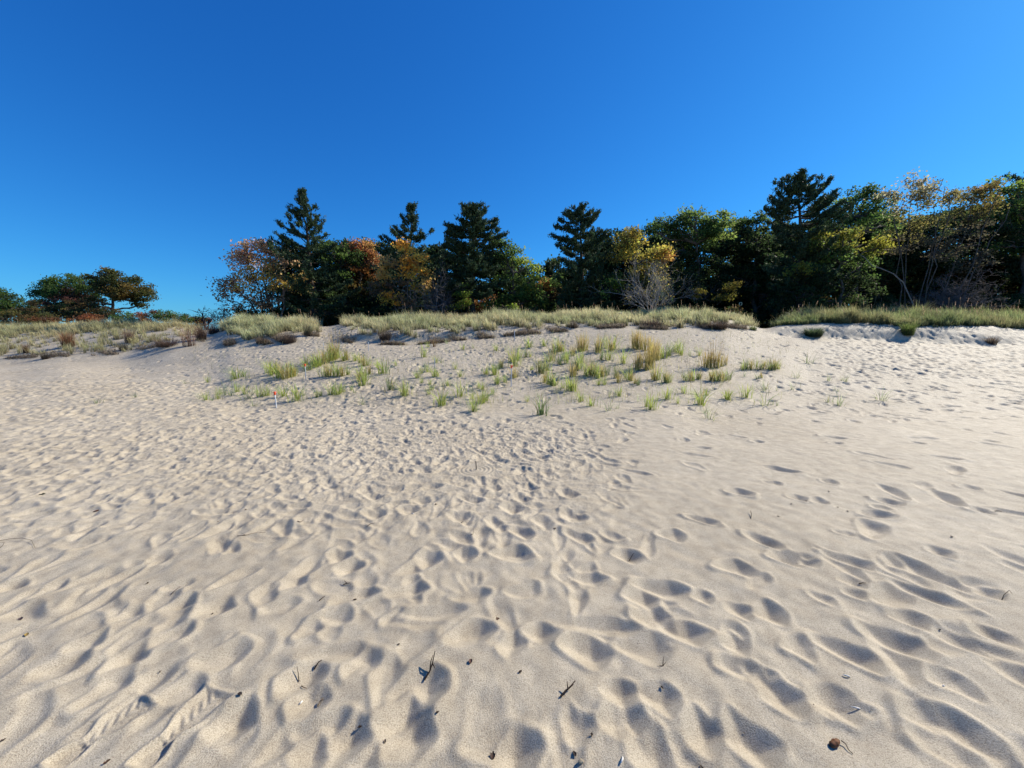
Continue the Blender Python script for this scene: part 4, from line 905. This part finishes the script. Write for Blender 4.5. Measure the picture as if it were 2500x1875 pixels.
broadleaf('poplar_tree', 'tall thin poplar with sparse pinkish leaves and pale stems', 2215, 783, 25, [(2170,475,20,20,.35,0),(2235,440,20,20,.5,0),(2245,470,16,20,.5,0),(2205,500,24,26,.35,0),(2270,460,16,22,.8,1),(2260,500,28,28,.7,1),(2220,545,44,30,.5,2),(2270,560,36,32,.5,2),(2320,480,16,22,.6,1),(2210,600,44,34,.4,3),(2280,620,44,38,.4,3)],
    [[(.32, .30, .19), (.28, .25, .14)], [(.26, .23, .09), (.24, .20, .07)], [(.17, .17, .055), (.20, .18, .06)], [(.10, .09, .055), (.08, .075, .05)]], 354, leaf=.14, per=46, stems=6, trunk_r=.042, clump=.42, limb_col=(.11, .095, .08), spread=.6)
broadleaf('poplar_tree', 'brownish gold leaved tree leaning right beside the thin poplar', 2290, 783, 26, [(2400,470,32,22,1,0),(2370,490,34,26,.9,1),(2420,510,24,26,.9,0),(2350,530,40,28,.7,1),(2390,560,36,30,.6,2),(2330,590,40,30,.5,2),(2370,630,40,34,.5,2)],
    [[(.20, .14, .045), (.15, .13, .04)], [(.16, .14, .05), (.12, .12, .04)], [(.09, .08, .05)]], 355, leaf=.14, per=42, stems=3, trunk_r=.055, clump=.46, limb_col=(.10, .088, .075), spread=.6)
bare_tree('shrub', 'leafless grey brushwood at the foot of the pale poplar stems', 2290, 783, 24, 150, 230, 356, 'shrub', 10, .04, 5, M_pale_bark, (.15, .13, .125))
P = [np.array(at(u, v, 24.5)) for u, v in ((2230, 745), (2205, 690), (2180, 668), (2150, 655), (2130, 650), (2110, 628), (2100, 622))]
mb = MB(); tube(mb, np.array(P), [.036, .033, .03, .026, .022, .015, .008], 5, (.26, .24, .21))
tag(mb.build('fallen_branch', M_pale_bark, None, True), 'long pale bare limb arching left from the poplar base', 'branch')
broadleaf('broadleaf_tree', 'green sunlit tree at the right picture edge, above the brown leaves', 2500, 783, 30, [(2440,460,34,20,1,0),(2500,475,40,24,1,0),(2460,500,44,28,1,0),(2520,530,50,34,1,0),(2440,550,44,30,.9,1),(2560,500,50,40,1,0),(2450,600,30,20,.5,1),(2530,590,50,30,.9,1)], [LGRN+GRN, DGRN+GRN], 357, per=76, trunk_r=.28)
pine('dark pine top peeking in at the right picture corner', 2535, 783, 396, 32, [(396,4,4),(420,30,30),(450,50,50),(500,60,60),(600,60,60),(780,50,50)], 358, low=.3)
# trees just outside the right edge and a darker second row: they shade the wood as in the photograph
for k, (u, v, Y) in enumerate([(2680, 520, 30), (2840, 500, 31), (3010, 510, 32)]):
    broadleaf('broadleaf_tree', ['broad green tree just outside the right picture edge', 'second green tree outside the right picture edge', 'third green tree outside the right picture edge'][k], u, 783, Y,
        [(u-40,v,60,50,1,0),(u+40,v+20,60,50,1,0),(u,v+110,90,70,1,0),(u,v+190,90,60,1,1)], [GRN, DGRN], 360 + k, per=60, leaf=.24, trunk_r=.25)
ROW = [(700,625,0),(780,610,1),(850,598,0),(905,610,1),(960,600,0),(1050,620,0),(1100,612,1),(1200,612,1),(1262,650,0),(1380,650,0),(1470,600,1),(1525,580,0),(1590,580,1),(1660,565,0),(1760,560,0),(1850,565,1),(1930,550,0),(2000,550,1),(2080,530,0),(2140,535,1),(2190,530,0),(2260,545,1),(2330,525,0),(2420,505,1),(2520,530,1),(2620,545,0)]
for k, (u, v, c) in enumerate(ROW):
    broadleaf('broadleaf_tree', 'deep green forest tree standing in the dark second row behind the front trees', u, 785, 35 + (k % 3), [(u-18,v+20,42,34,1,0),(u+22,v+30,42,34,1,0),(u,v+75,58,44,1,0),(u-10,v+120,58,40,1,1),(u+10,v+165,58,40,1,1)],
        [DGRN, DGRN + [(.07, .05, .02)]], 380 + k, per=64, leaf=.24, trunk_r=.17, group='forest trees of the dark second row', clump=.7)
# understorey bushes in the shade along the wood's edge
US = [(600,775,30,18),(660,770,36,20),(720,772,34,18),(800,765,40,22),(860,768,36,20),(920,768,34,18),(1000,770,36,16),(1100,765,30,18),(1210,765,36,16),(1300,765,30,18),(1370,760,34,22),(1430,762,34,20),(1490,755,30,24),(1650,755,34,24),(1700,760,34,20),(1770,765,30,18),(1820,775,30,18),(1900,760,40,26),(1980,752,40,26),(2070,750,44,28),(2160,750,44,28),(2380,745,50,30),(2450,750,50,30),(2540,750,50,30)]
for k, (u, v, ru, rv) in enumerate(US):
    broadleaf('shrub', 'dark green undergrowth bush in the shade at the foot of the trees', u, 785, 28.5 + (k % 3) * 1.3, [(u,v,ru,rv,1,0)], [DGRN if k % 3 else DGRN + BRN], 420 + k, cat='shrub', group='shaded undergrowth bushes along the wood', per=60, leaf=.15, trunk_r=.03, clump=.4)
# the wood behind: reads as one mass
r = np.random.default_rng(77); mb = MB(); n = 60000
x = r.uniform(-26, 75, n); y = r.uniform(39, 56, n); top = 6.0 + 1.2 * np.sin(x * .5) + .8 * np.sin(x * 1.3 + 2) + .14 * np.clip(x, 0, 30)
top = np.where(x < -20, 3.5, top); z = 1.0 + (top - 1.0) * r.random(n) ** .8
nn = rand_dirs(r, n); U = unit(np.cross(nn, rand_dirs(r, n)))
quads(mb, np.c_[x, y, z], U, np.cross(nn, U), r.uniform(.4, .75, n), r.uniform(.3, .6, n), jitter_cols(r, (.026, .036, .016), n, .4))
for k in range(150):
    a = np.array([r.uniform(-26, 70), r.uniform(38, 50), .6]); tube(mb, curve_pts(a, a + (r.normal(0, .3), 0, r.uniform(4, 7)), 0, 4), [.16, .14, .12, .08], 5, (.05, .04, .03))
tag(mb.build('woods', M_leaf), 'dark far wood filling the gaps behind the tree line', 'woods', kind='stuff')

# reddish and brown shrubs on the dunes
def dune_shrub(label, u, v, hpx, wpx, col, seed, n=260, base_col=(.06, .04, .03), wid=.010):
    g = ground0(u, v); z = gz(g[0], g[1]); r = np.random.default_rng(seed); mb = MB(); H = hpx / F * g[1]; W = wpx / F * g[1] / 2
    q = r.uniform(0, 2 * PI, n); rr = r.random(n) ** .7 * W * .55
    b = np.c_[np.cos(q) * rr, np.sin(q) * rr * .8, np.full(n, -.03)]
    h = H * r.uniform(.45, 1.05, n); ln = r.uniform(.1, .9, n) * W / H
    blades(mb, r, b, h, ln, q + r.normal(0, .5, n), r.uniform(.6, 1.3, n) * wid, jitter_cols(r, base_col, n, .3), jitter_cols(r, col, n, .35), 3)
    o = mb.build('dune_shrub', M_grass); o.location = (g[0], g[1], z - .01); tag(o, label, 'shrub'); return o
dune_shrub('rust orange twiggy shrub on the left dune face', 168, 848, 42, 44, (.34, .17, .08), 501, 420)
dune_shrub('brownish pink grass clump on the left dune near a sand scar', 318, 836, 36, 36, (.30, .20, .13), 502, 300)
dune_shrub('tall reddish stalk clump beside the left sand gap', 462, 845, 60, 50, (.34, .19, .13), 503, 110)
dune_shrub('dark brown low shrub under the reddish stalks, shadow to its left', 408, 846, 28, 80, (.14, .09, .07), 504, 420)
dune_shrub('brown tinted bushy shrub just left of the sand gap', 492, 830, 42, 40, (.20, .13, .09), 505, 360)
dune_shrub('dull purple brown low shrub behind the sand gap', 522, 815, 30, 44, (.14, .10, .09), 506, 320)
dune_shrub('small rusty shrub at the far left of the dune', 65, 862, 28, 20, (.26, .16, .08), 507, 160)
dune_shrub('small dark shrub low on the left dune, shadow to its left', 112, 876, 20, 30, (.12, .10, .07), 508, 200)
dune_shrub('grey green shrub at the foot of the left dune', 302, 855, 24, 34, (.20, .19, .12), 509, 200)
dune_shrub('dark dry shrub hanging on the short dune edge', 705, 838, 34, 60, (.13, .10, .08), 510, 420)
dune_shrub('low brown thatch mound below the short dune grass', 640, 838, 22, 44, (.16, .12, .08), 511, 240)
dune_shrub('olive tuft standing on the sand slope of the gap', 752, 820, 34, 30, (.24, .23, .13), 512, 260)
dune_shrub('dark brown eroded clump under the middle dune edge', 940, 830, 30, 46, (.11, .09, .07), 513, 380)
dune_shrub('wide dark shaded hummock at the right part of the middle dune', 1590, 797, 24, 84, (.13, .10, .08), 514, 600, wid=.014)
dune_shrub('rounded dark hummock at the right end of the middle dune', 1752, 803, 26, 70, (.12, .09, .07), 515, 600, wid=.014)
dune_shrub('small dark clump left of the wide hummock', 1500, 788, 20, 34, (.12, .10, .08), 516, 300)
dune_shrub('brown mat of roots on the middle dune slope', 1400, 800, 22, 46, (.13, .11, .08), 517, 300)
dune_shrub('low round dark green mat with glossy blades in front of the right dune', 1986, 820, 26, 66, (.10, .14, .07), 518, 700, (.03, .045, .02), .016)
dune_shrub('bright green tuft cluster at the foot of the right dune', 2215, 818, 34, 46, (.17, .22, .06), 519, 420, (.05, .07, .02), .014)
dune_shrub('small green tuft in the gap between the dunes', 1838, 806, 16, 26, (.18, .22, .08), 520, 180, (.06, .08, .03))
dune_shrub('brown sparse clump on the bare right dune end', 2420, 838, 22, 40, (.16, .13, .09), 521, 260)

# ---------------------------------------------------------------- stakes and small things
M_stake = solid_mat('stake_paint', (.62, .63, .64), .5, .08, 30)
M_grey = solid_mat('grey_stake', (.42, .45, .50), .5, .1, 30)
M_tip = solid_mat('orange_tip', (.75, .09, .03), .6, .1, 40)
M_wood = solid_mat('weathered_wood', (.36, .33, .28), .85, .25, 14, .004)
M_stick = solid_mat('dark_stick', (.035, .028, .022), .9, .3, 40, .001)
def stake(label, u, v, vt, mat, tip, rad=.011, lean=0.0):
    g = ground0(u, v); z = gz(g[0], g[1]); H = (v - vt) / F * g[1]
    e = empty('marker_stake', (g[0], g[1], z)); tag(e, label, 'stake')
    mb = MB(); tube(mb, [(0, 0, -.15), (lean * .5, 0, H * .5), (lean, 0, H)], rad, 8, (.6, .6, .6)); mb.build('stake', mat, e, True)
    if tip:
        mb = MB(); tube(mb, [(lean, 0, H - .05), (lean, 0, H - .01), (lean * 1.02, 0, H + .022)], [rad * 1.35, rad * 1.9, rad * 1.3], 8)
        for k in range(4):
            a = k * PI / 2 + .6; c = np.array([lean, 0, H])
            tube(mb, [c, c + (math.cos(a) * .03, math.sin(a) * .03, .018), c + (math.cos(a) * .052, math.sin(a) * .052, .004)], [.006, .006, .003], 4)
        mb.build('orange_whisker', M_tip, e, True)
stake('white stake with red orange whisker top, nearest on the left', 675, 995, 957, M_stake, True, .012, -.01)
stake('grey stake with red orange top behind the left clumps', 747, 926, 889, M_grey, True, .012)
stake('tall blue grey stake with orange top left of the dense patch', 1248, 944, 894, M_grey, True, .012, .004)
stake('thin grey stake without top on the bare upper slope', 900, 858, 835, M_grey, False, .012)
stake('faint grey stake in the mouth of the sand gap', 790, 852, 837, M_grey, False, .012)
stake('grey stake among low tufts left of centre', 1062, 901, 874, M_grey, False, .011)
stake('short blue grey stake at the foot of the middle dune', 1256, 832, 808, M_grey, False, .014)
p = gpt(1163, 1147); mb = MB(); tube(mb, [(0, 0, -.05), (-.002, 0, .045), (-.006, .002, .105)], [.0065, .006, .005], 6)
o = mb.build('stick', M_stick, None, True); o.location = p.tolist(); tag(o, 'dark upright stick in the centre of rings drawn in the sand', 'stick')
# pale plank half buried in the dune grass
g = ground0(1507, 776); z = gz(g[0], g[1]) + .30; mb = MB()
Lh = .17
tube(mb, [(-Lh, 0, z - g[2]), (Lh, 0, z - g[2] + .01)], .035, 4)
o = mb.build('plank', M_wood); o.location = (g[0], g[1] - .3, g[2] - .08); tag(o, 'pale weathered plank end showing in the middle dune grass', 'plank')
# pale ring in the dark gap
c = at(1808, 742, 24.0); mb = MB(); th = np.linspace(0, 2 * PI, 17)
tube(mb, np.c_[np.cos(th) * .085, th * 0, np.sin(th) * .10], .024, 6); 
o = mb.build('ring', solid_mat('pale_ring', (.55, .50, .30), .6, .1, 20), None, True)
post = MB(); post_h = c[2] - gz(c[0], 24.05); tube(post, [(0, .05, -post_h - .2), (0, .04, -.3), (0, .03, .1)], .02, 5)
ring_root = empty('ring_post', c); tag(ring_root, 'small pale yellow ring on a dark post in the gap between the dunes', 'ring')
o.parent = ring_root; po = post.build('post', M_stick, ring_root, True)

# twigs, leaves and crumbs on the near sand -----------------------------------
def lay(name, label, cat, mb, u, v, mat, rot=0.0, lift=0.0):
    p = gpt(u, v); o = mb.build(name, mat, None, True); o.location = (p[0], p[1], p[2] + lift); o.rotation_euler = (0, 0, rot); tag(o, label, cat); return o
def twig(label, pts, rad, col=(.03, .018, .012), forks=()):
    """pts: picture points along the twig, laid on the sand (height m)"""
    W = [gpt(u, v) + (0, 0, h) for u, v, h in pts]; O = W[0].copy(); mb = MB()
    rad *= .8; W = np.array(W) - O; tube(mb, W, np.linspace(rad, rad * .45, len(W)), 5, col)
    for f in forks:
        Q = np.array([gpt(u, v) + (0, 0, h) for u, v, h in f]) - O; tube(mb, Q, np.linspace(rad * .8, rad * .3, len(Q)), 5, col)
    o = mb.build('twig', M_dead, None, True); o.location = O.tolist(); tag(o, label, 'twig'); return o
def chip(label, u, v, size, col, seed, name='dead_leaf', cat='leaf', curl=.5, aspect=.55):
    """a small curled leaf or bark flake"""
    r = np.random.default_rng(seed); n, m = 6, 5
    a = np.linspace(-1, 1, n)[:, None]; b = np.linspace(-1, 1, m)[None, :]
    wv = np.sqrt(np.clip(1.02 - a ** 2, 0, 1)) * aspect * (1 + .25 * r.normal(0, 1, (n, 1)))
    X = a + 0 * b; Y = b * wv; Z = curl * (Y ** 2 / aspect + .25 * X ** 2) + .06 * r.normal(0, 1, (n, m))
    V = np.stack([X, Y, Z], -1).reshape(-1, 3) * size / 2; V2 = V - (0, 0, .0016)
    i = np.arange(n - 1)[:, None] * m; j = np.arange(m - 1)[None, :]
    Fq = np.stack([i + j, i + m + j, i + m + j + 1, i + j + 1], -1).reshape(-1, 4)
    mb = MB(); c = jitter_cols(r, col, n * m, .3); mb.add(V, Fq, c); mb.add(V2, Fq[:, ::-1], c)
    return lay(name, label, cat, mb, u, v, M_dead, r.uniform(0, 6.28), .004)
twig('dark forked twig propped over the deep square hollow in the foreground', [(1036,1656,.006),(1050,1641,.012),(1056,1632,.02),(1063,1618,.05)], .0055, forks=[[(1050,1641,.012),(1052,1630,.03),(1058,1622,.04)],[(1056,1632,.02),(1062,1638,.008)]])
twig('dark twig with two prongs right of the middle foreground', [(1369,1706,.004),(1382,1696,.012),(1390,1691,.014),(1404,1677,.03)], .0062, forks=[[(1386,1694,.014),(1384,1682,.03)],[(1388,1692,.012),(1400,1686,.02)]])
twig('thin curved stalk lying at the left picture edge', [(-10,1322,.004),(20,1316,.012),(54,1318,.016),(78,1324,.012),(86,1338,.004)], .0025, (.10, .08, .05))
twig('thin coiled stalk at the left picture edge below the curved one', [(-5,1345,.003),(8,1340,.014),(12,1332,.018),(0,1328,.010)], .0025, (.10, .08, .05))
twig('long thin straight stem lying flat among prints left of centre', [(579,1309,.004),(600,1308,.006),(622,1304,.006),(648,1302,.006)], .0028, (.07, .05, .03), forks=[[(600,1308,.006),(590,1304,.01)]])
twig('short stick pair on open sand above a long print', [(779,1468,.004),(794,1459,.008)], .004)
twig('short branched stick near the third hollow from the left', [(838,1424,.004),(847,1425,.008),(855,1426,.004)], .004, forks=[[(847,1425,.008),(840,1421,.012)]])
twig('slanting bark sliver at the edge of the left hollow', [(766,1626,.002),(778,1618,.012),(786,1615,.008)], .0048)
twig('upright thin sliver inside the left hollow', [(729,1653,.003),(728,1644,.012),(726,1638,.02)], .003)
twig('brown needle lying below the upright sliver', [(735,1663,.004),(740,1669,.006),(748,1674,.003)], .003, (.06, .03, .02))
twig('pale frayed stem at the hollow right rim', [(775,1714,.004),(782,1708,.008),(789,1702,.008)], .004, (.12, .09, .06), forks=[[(782,1708,.008),(790,1707,.01)]])
twig('tiny sprout standing with two arms in the foreground', [(1618,1632,.0),(1618,1626,.02),(1619,1620,.03)], .003, forks=[[(1618,1632,0),(1608,1632,.004)],[(1618,1632,.0),(1625,1629,.01)]])
twig('curved thin stem beside a hollow at the right edge', [(2446,1464,.003),(2450,1456,.014),(2462,1452,.018),(2470,1453,.008)], .003, (.08, .06, .04))
twig('short wavy bark strip on a ridge at the right', [(2097,1423,.004),(2106,1424,.008),(2113,1428,.004)], .004)
twig('tiny fork of dark twig on the right slope', [(1536,1358,.004),(1544,1352,.01),(1548,1350,.01)], .003)
twig('thin L shaped stem standing near the middle', [(1148,1309,.0),(1155,1309,.008),(1156,1301,.03)], .003, (.06, .04, .03))
twig('dark short twig on the right open sand', [(1833,1266,.0),(1834,1258,.015),(1831,1252,.02)], .0045)
twig('flat dark straw on the far right sand', [(2429,1246,.003),(2438,1245,.006),(2447,1246,.003)], .004)
twig('thin slanting straw above the two middle hollows', [(896,1286,.003),(905,1282,.01),(914,1279,.008)], .004, (.05, .035, .025))
twig('short straw right of centre between prints', [(1126,1278,.003),(1132,1272,.01)], .004)
twig('short twig lying in the print left of centre', [(727,1277,.003),(734,1279,.008),(741,1272,.012)], .004, (.06, .035, .025))
twig('thin stem leaning out of a hollow near the left', [(417,1448,.003),(428,1444,.008),(440,1438,.014)], .0028, (.07, .05, .035))
# seed pod with its stalk
p0 = gpt(2037, 1820); root = empty('dried_leaf_roll', p0.tolist()); tag(root, 'brown curled dry leaf with a thin stalk in the right foreground', 'leaf')
r = np.random.default_rng(3); mb = MB(); n, m = 9, 12
t = np.linspace(-1, 1, n)[:, None]; a = np.linspace(.5, 5.6, m)[None, :]
R_ = .011 * np.sqrt(np.clip(1.15 - t ** 2, .1, 1.2)) * (1 + .12 * np.sin(t * 9))
X = t * .026 + 0 * a; Y = R_ * np.sin(a); Z = .009 - R_ * np.cos(a)
V = np.stack([X, Y, Z], -1).reshape(-1, 3); i = np.arange(n - 1)[:, None] * m; j = np.arange(m - 1)[None, :]
Fq = np.stack([i + j, i + m + j, i + m + j + 1, i + j + 1], -1).reshape(-1, 4)
mb.add(V, Fq, jitter_cols(r, (.16, .07, .03), n * m, .3)); mb.add(V * .9 + (0, 0, .001), Fq[:, ::-1], (.05, .025, .015))
o = mb.build('leaf_blade', M_dead, root, True); o.rotation_euler = (0, -.12, .35)
mb = MB(); W = np.array([gpt(2053, 1812) + (0, 0, .012), gpt(2063, 1824) + (0, 0, .01), gpt(2072, 1834) + (0, 0, .006), gpt(2082, 1841) + (0, 0, .003)]) - p0
tube(mb, W, [.0026, .002, .0018, .0012], 5, (.10, .07, .05)); mb.build('stalk', M_dead, root, True)
DK = (.035, .022, .016)
for k, (u, v, s, c, lb) in enumerate([
    (50,1507,.034,(.07,.05,.05),'dark oval leaf on smooth sand at the lower left edge'), (66,1553,.026,(.30,.20,.06),'small yellow and dark leaf below the dark oval one'),
    (103,1209,.042,(.03,.035,.02),'blackish leaf on sand at the left, beyond the stalks'), (235,1248,.040,(.10,.045,.03),'reddish brown curled leaf right of the blackish one'),
    (1215,1511,.024,(.09,.05,.03),'square brown leaf scrap on a rim, middle distance'), (973,1577,.016,DK,'dark crumb on flat sand above the square hollow'),
    (1149,1623,.026,(.08,.04,.03),'brown heart shaped scrap right of the forked twig'), (1270,1644,.020,DK,'black triangular flake left of the pronged twig'),
    (866,1463,.022,DK,'dark pointed flake on the rim of a long print'), (878,1773,.016,DK,'black crumb at the upper edge of a lower hollow'),
    (940,1817,.016,(.12,.09,.06),'round brown crumb near the bottom centre'), (1203,1846,.030,(.05,.03,.02),'frilly dark leaf scrap at the bottom centre'),
    (1068,1752,.014,DK,'dark crumb right of the lowest square hollow'), (1403,1839,.020,DK,'black crumb at the bottom, left of the pale pebble'),
    (1713,1873,.020,(.07,.05,.03),'brown scrap cut by the bottom picture edge'), (1616,1682,.014,DK,'black crumb on the rim of a right hollow'),
    (1444,1802,.016,DK,'black crumb in a lower right hollow'), (2295,1535,.014,DK,'tiny dark crumb between long hollows at the right'),
    (1354,1294,.022,DK,'dark pointed seed flake between prints in mid distance'), (1064,1233,.026,DK,'black flake on the rim of a round print'),
    (829,1179,.024,DK,'small dark flake left of the drawn rings'), (2023,1202,.022,DK,'dark flake on smooth sand at the right, topmost'),
    (2045,1239,.018,(.20,.15,.10),'pale flake between two dark ones at the right'), (2070,1247,.022,DK,'dark flake lowest of the three at the right'),
    (1968,1222,.018,(.12,.09,.07),'brown flake inside a right print'), (1932,1232,.020,DK,'flat dark flake left of the print at the right'),
    (1900,1262,.018,(.10,.08,.06),'grey brown flake alone on the right open sand'), (2323,1314,.024,DK,'dark winged flake on the far right sand'),
    (532,1273,.016,(.08,.05,.03),'brown crumb in the trodden left middle'), (600,1246,.016,(.10,.07,.05),'tan crumb on a ridge in the left middle'),
    (360,1428,.018,(.06,.04,.02),'dark curled scrap above the left ridge prints'), (517,1491,.012,DK,'black crumb beside the fifth hollow from the left'),
    (587,1707,.024,(.04,.03,.025),'dark scrap above the deepest left hollow'), (262,1867,.020,(.09,.05,.03),'brown seed scrap near the left boot prints'),
    (8,1810,.014,(.06,.04,.03),'brown crumb at the bottom left edge'), (390,1637,.010,DK,'tiny black crumb between left hollows')]):
    chip(lb, u, v, s, c, 600 + k)
M_shell = solid_mat('shell', (.70, .67, .60), .5, .1, 60, .0005)
def shell(label, u, v, L_, seed, rot):
    r = np.random.default_rng(seed); mb = MB(); t = np.linspace(-1, 1, 7)
    P = np.c_[t * L_ / 2, (t ** 2) * L_ * .14, .003 + .004 * (1 - t ** 2)]; tube(mb, P, .0036 * np.sqrt(np.clip(1.05 - t ** 2, .05, 1)), 5, (.7, .67, .6))
    lay('shell_fragment', label, 'shell', mb, u, v, M_shell, rot)
shell('white curved shell sliver in a right hollow', 2067, 1656, .030, 1, -.4)
shell('pale thin shell sliver with a dark end, below the other', 2092, 1726, .036, 2, -.3)
shell('white shell chip at the left foreground hollow', 735, 1710, .020, 3, 1.3)
shell('white shell chip cut by the bottom edge right of centre', 1519, 1868, .028, 4, 1.0)
shell('small white shell chip on the right sand', 2303, 1681, .014, 5, .3)
shell('tiny white shell speck in the middle distance', 1008, 1256, .022, 6, .2)
mb = MB(); bpy.ops.mesh.primitive_ico_sphere_add(subdivisions=2, radius=.010)
o = bpy.context.object; o.name = 'pebble'; o.data.materials.append(solid_mat('pebble', (.42, .34, .22), .7, .3, 90, .001))
for vtx in o.data.vertices: vtx.co *= 1 + .12 * math.sin(vtx.co.x * 400 + vtx.co.y * 300)
o.scale = (1, .8, .75); p = gpt(1418, 1866); o.location = (p[0], p[1], p[2] + .005); tag(o, 'pale tan pebble at the bottom edge right of centre', 'pebble')
# fine dark crumbs of bark and straw blown over the sand
r = np.random.default_rng(88); n = 520; x = r.uniform(-6, 6, n * 3); y = r.uniform(1.0, 9, n * 3) ** 1.0; k = np.abs(x) < y * 1.45 + .3; x = x[k][:n]; y = y[k][:n]; n = len(x)
z = ground_h(x, y) + .0015; nn = unit(rand_dirs(r, n) * .6 + np.array([0, 0, 1])); U = unit(np.cross(nn, rand_dirs(r, n)))
mb = MB(); quads(mb, np.c_[x, y, z], U, np.cross(nn, U), r.uniform(.003, .010, n), r.uniform(.002, .005, n), jitter_cols(r, (.06, .04, .03), n, .6))
tag(mb.build('plant_crumbs', M_dead), 'tiny dark plant crumbs strewn over the near sand', 'debris', kind='stuff')
# ---------------------------------------------------------------- light, sky, camera
w = bpy.data.worlds.new('World'); S.world = w; w.use_nodes = True
N = w.node_tree.nodes; L = w.node_tree.links; N.clear()
sky = N.new('ShaderNodeTexSky'); sky.sky_type = 'NISHITA'; sky.sun_disc = False
sky.sun_elevation = SUN_EL; sky.sun_rotation = SUN_AZ
sky.altitude = 0; sky.air_density = 1.0; sky.dust_density = 0.2; sky.ozone_density = 3.0
bg = N.new('ShaderNodeBackground'); bg.inputs['Strength'].default_value = .1
wo = N.new('ShaderNodeOutputWorld')
# the clear autumn sky's own colour response: deeper blue than the plain model, channel by channel
sp = N.new('ShaderNodeSeparateColor'); cb = N.new('ShaderNodeCombineColor'); L.new(sky.outputs[0], sp.inputs[0])
for i, (p_, g_) in enumerate(((1.35, .225), (1.02, .60), (.78, .92))):
    a_ = N.new('ShaderNodeMath'); a_.operation = 'POWER'; a_.inputs[1].default_value = p_
    b_ = N.new('ShaderNodeMath'); b_.operation = 'MULTIPLY'; b_.inputs[1].default_value = g_ * 10 * (.1 ** p_)
    L.new(sp.outputs[i], a_.inputs[0]); L.new(a_.outputs[0], b_.inputs[0]); L.new(b_.outputs[0], cb.inputs[i])
L.new(cb.outputs[0], bg.inputs['Color']); L.new(bg.outputs[0], wo.inputs['Surface'])
ld = bpy.data.lights.new('sun', 'SUN'); ld.energy = 5.0; ld.angle = math.radians(.53); ld.color = (1, .93, .79)
lo = bpy.data.objects.new('sun', ld); COL.objects.link(lo); lo.location = (30, 20, 40)
from mathutils import Vector
lo.rotation_euler = Vector(SUN.tolist()).to_track_quat('Z', 'Y').to_euler()
cd = bpy.data.cameras.new('camera'); cd.sensor_width = 36; cd.lens = 36 * F / 2500; cd.clip_end = 9000; cd.clip_start = .05
co = bpy.data.objects.new('camera', cd); COL.objects.link(co); co.location = (0, 0, EYE)
co.rotation_euler = (PI / 2 - PITCH, 0, 0); S.camera = co
S.view_settings.view_transform = 'Standard'; S.view_settings.look = 'None'
S.view_settings.exposure = 0.48; S.view_settings.gamma = 1
S.cycles.max_bounces = 6; S.cycles.transparent_max_bounces = 8
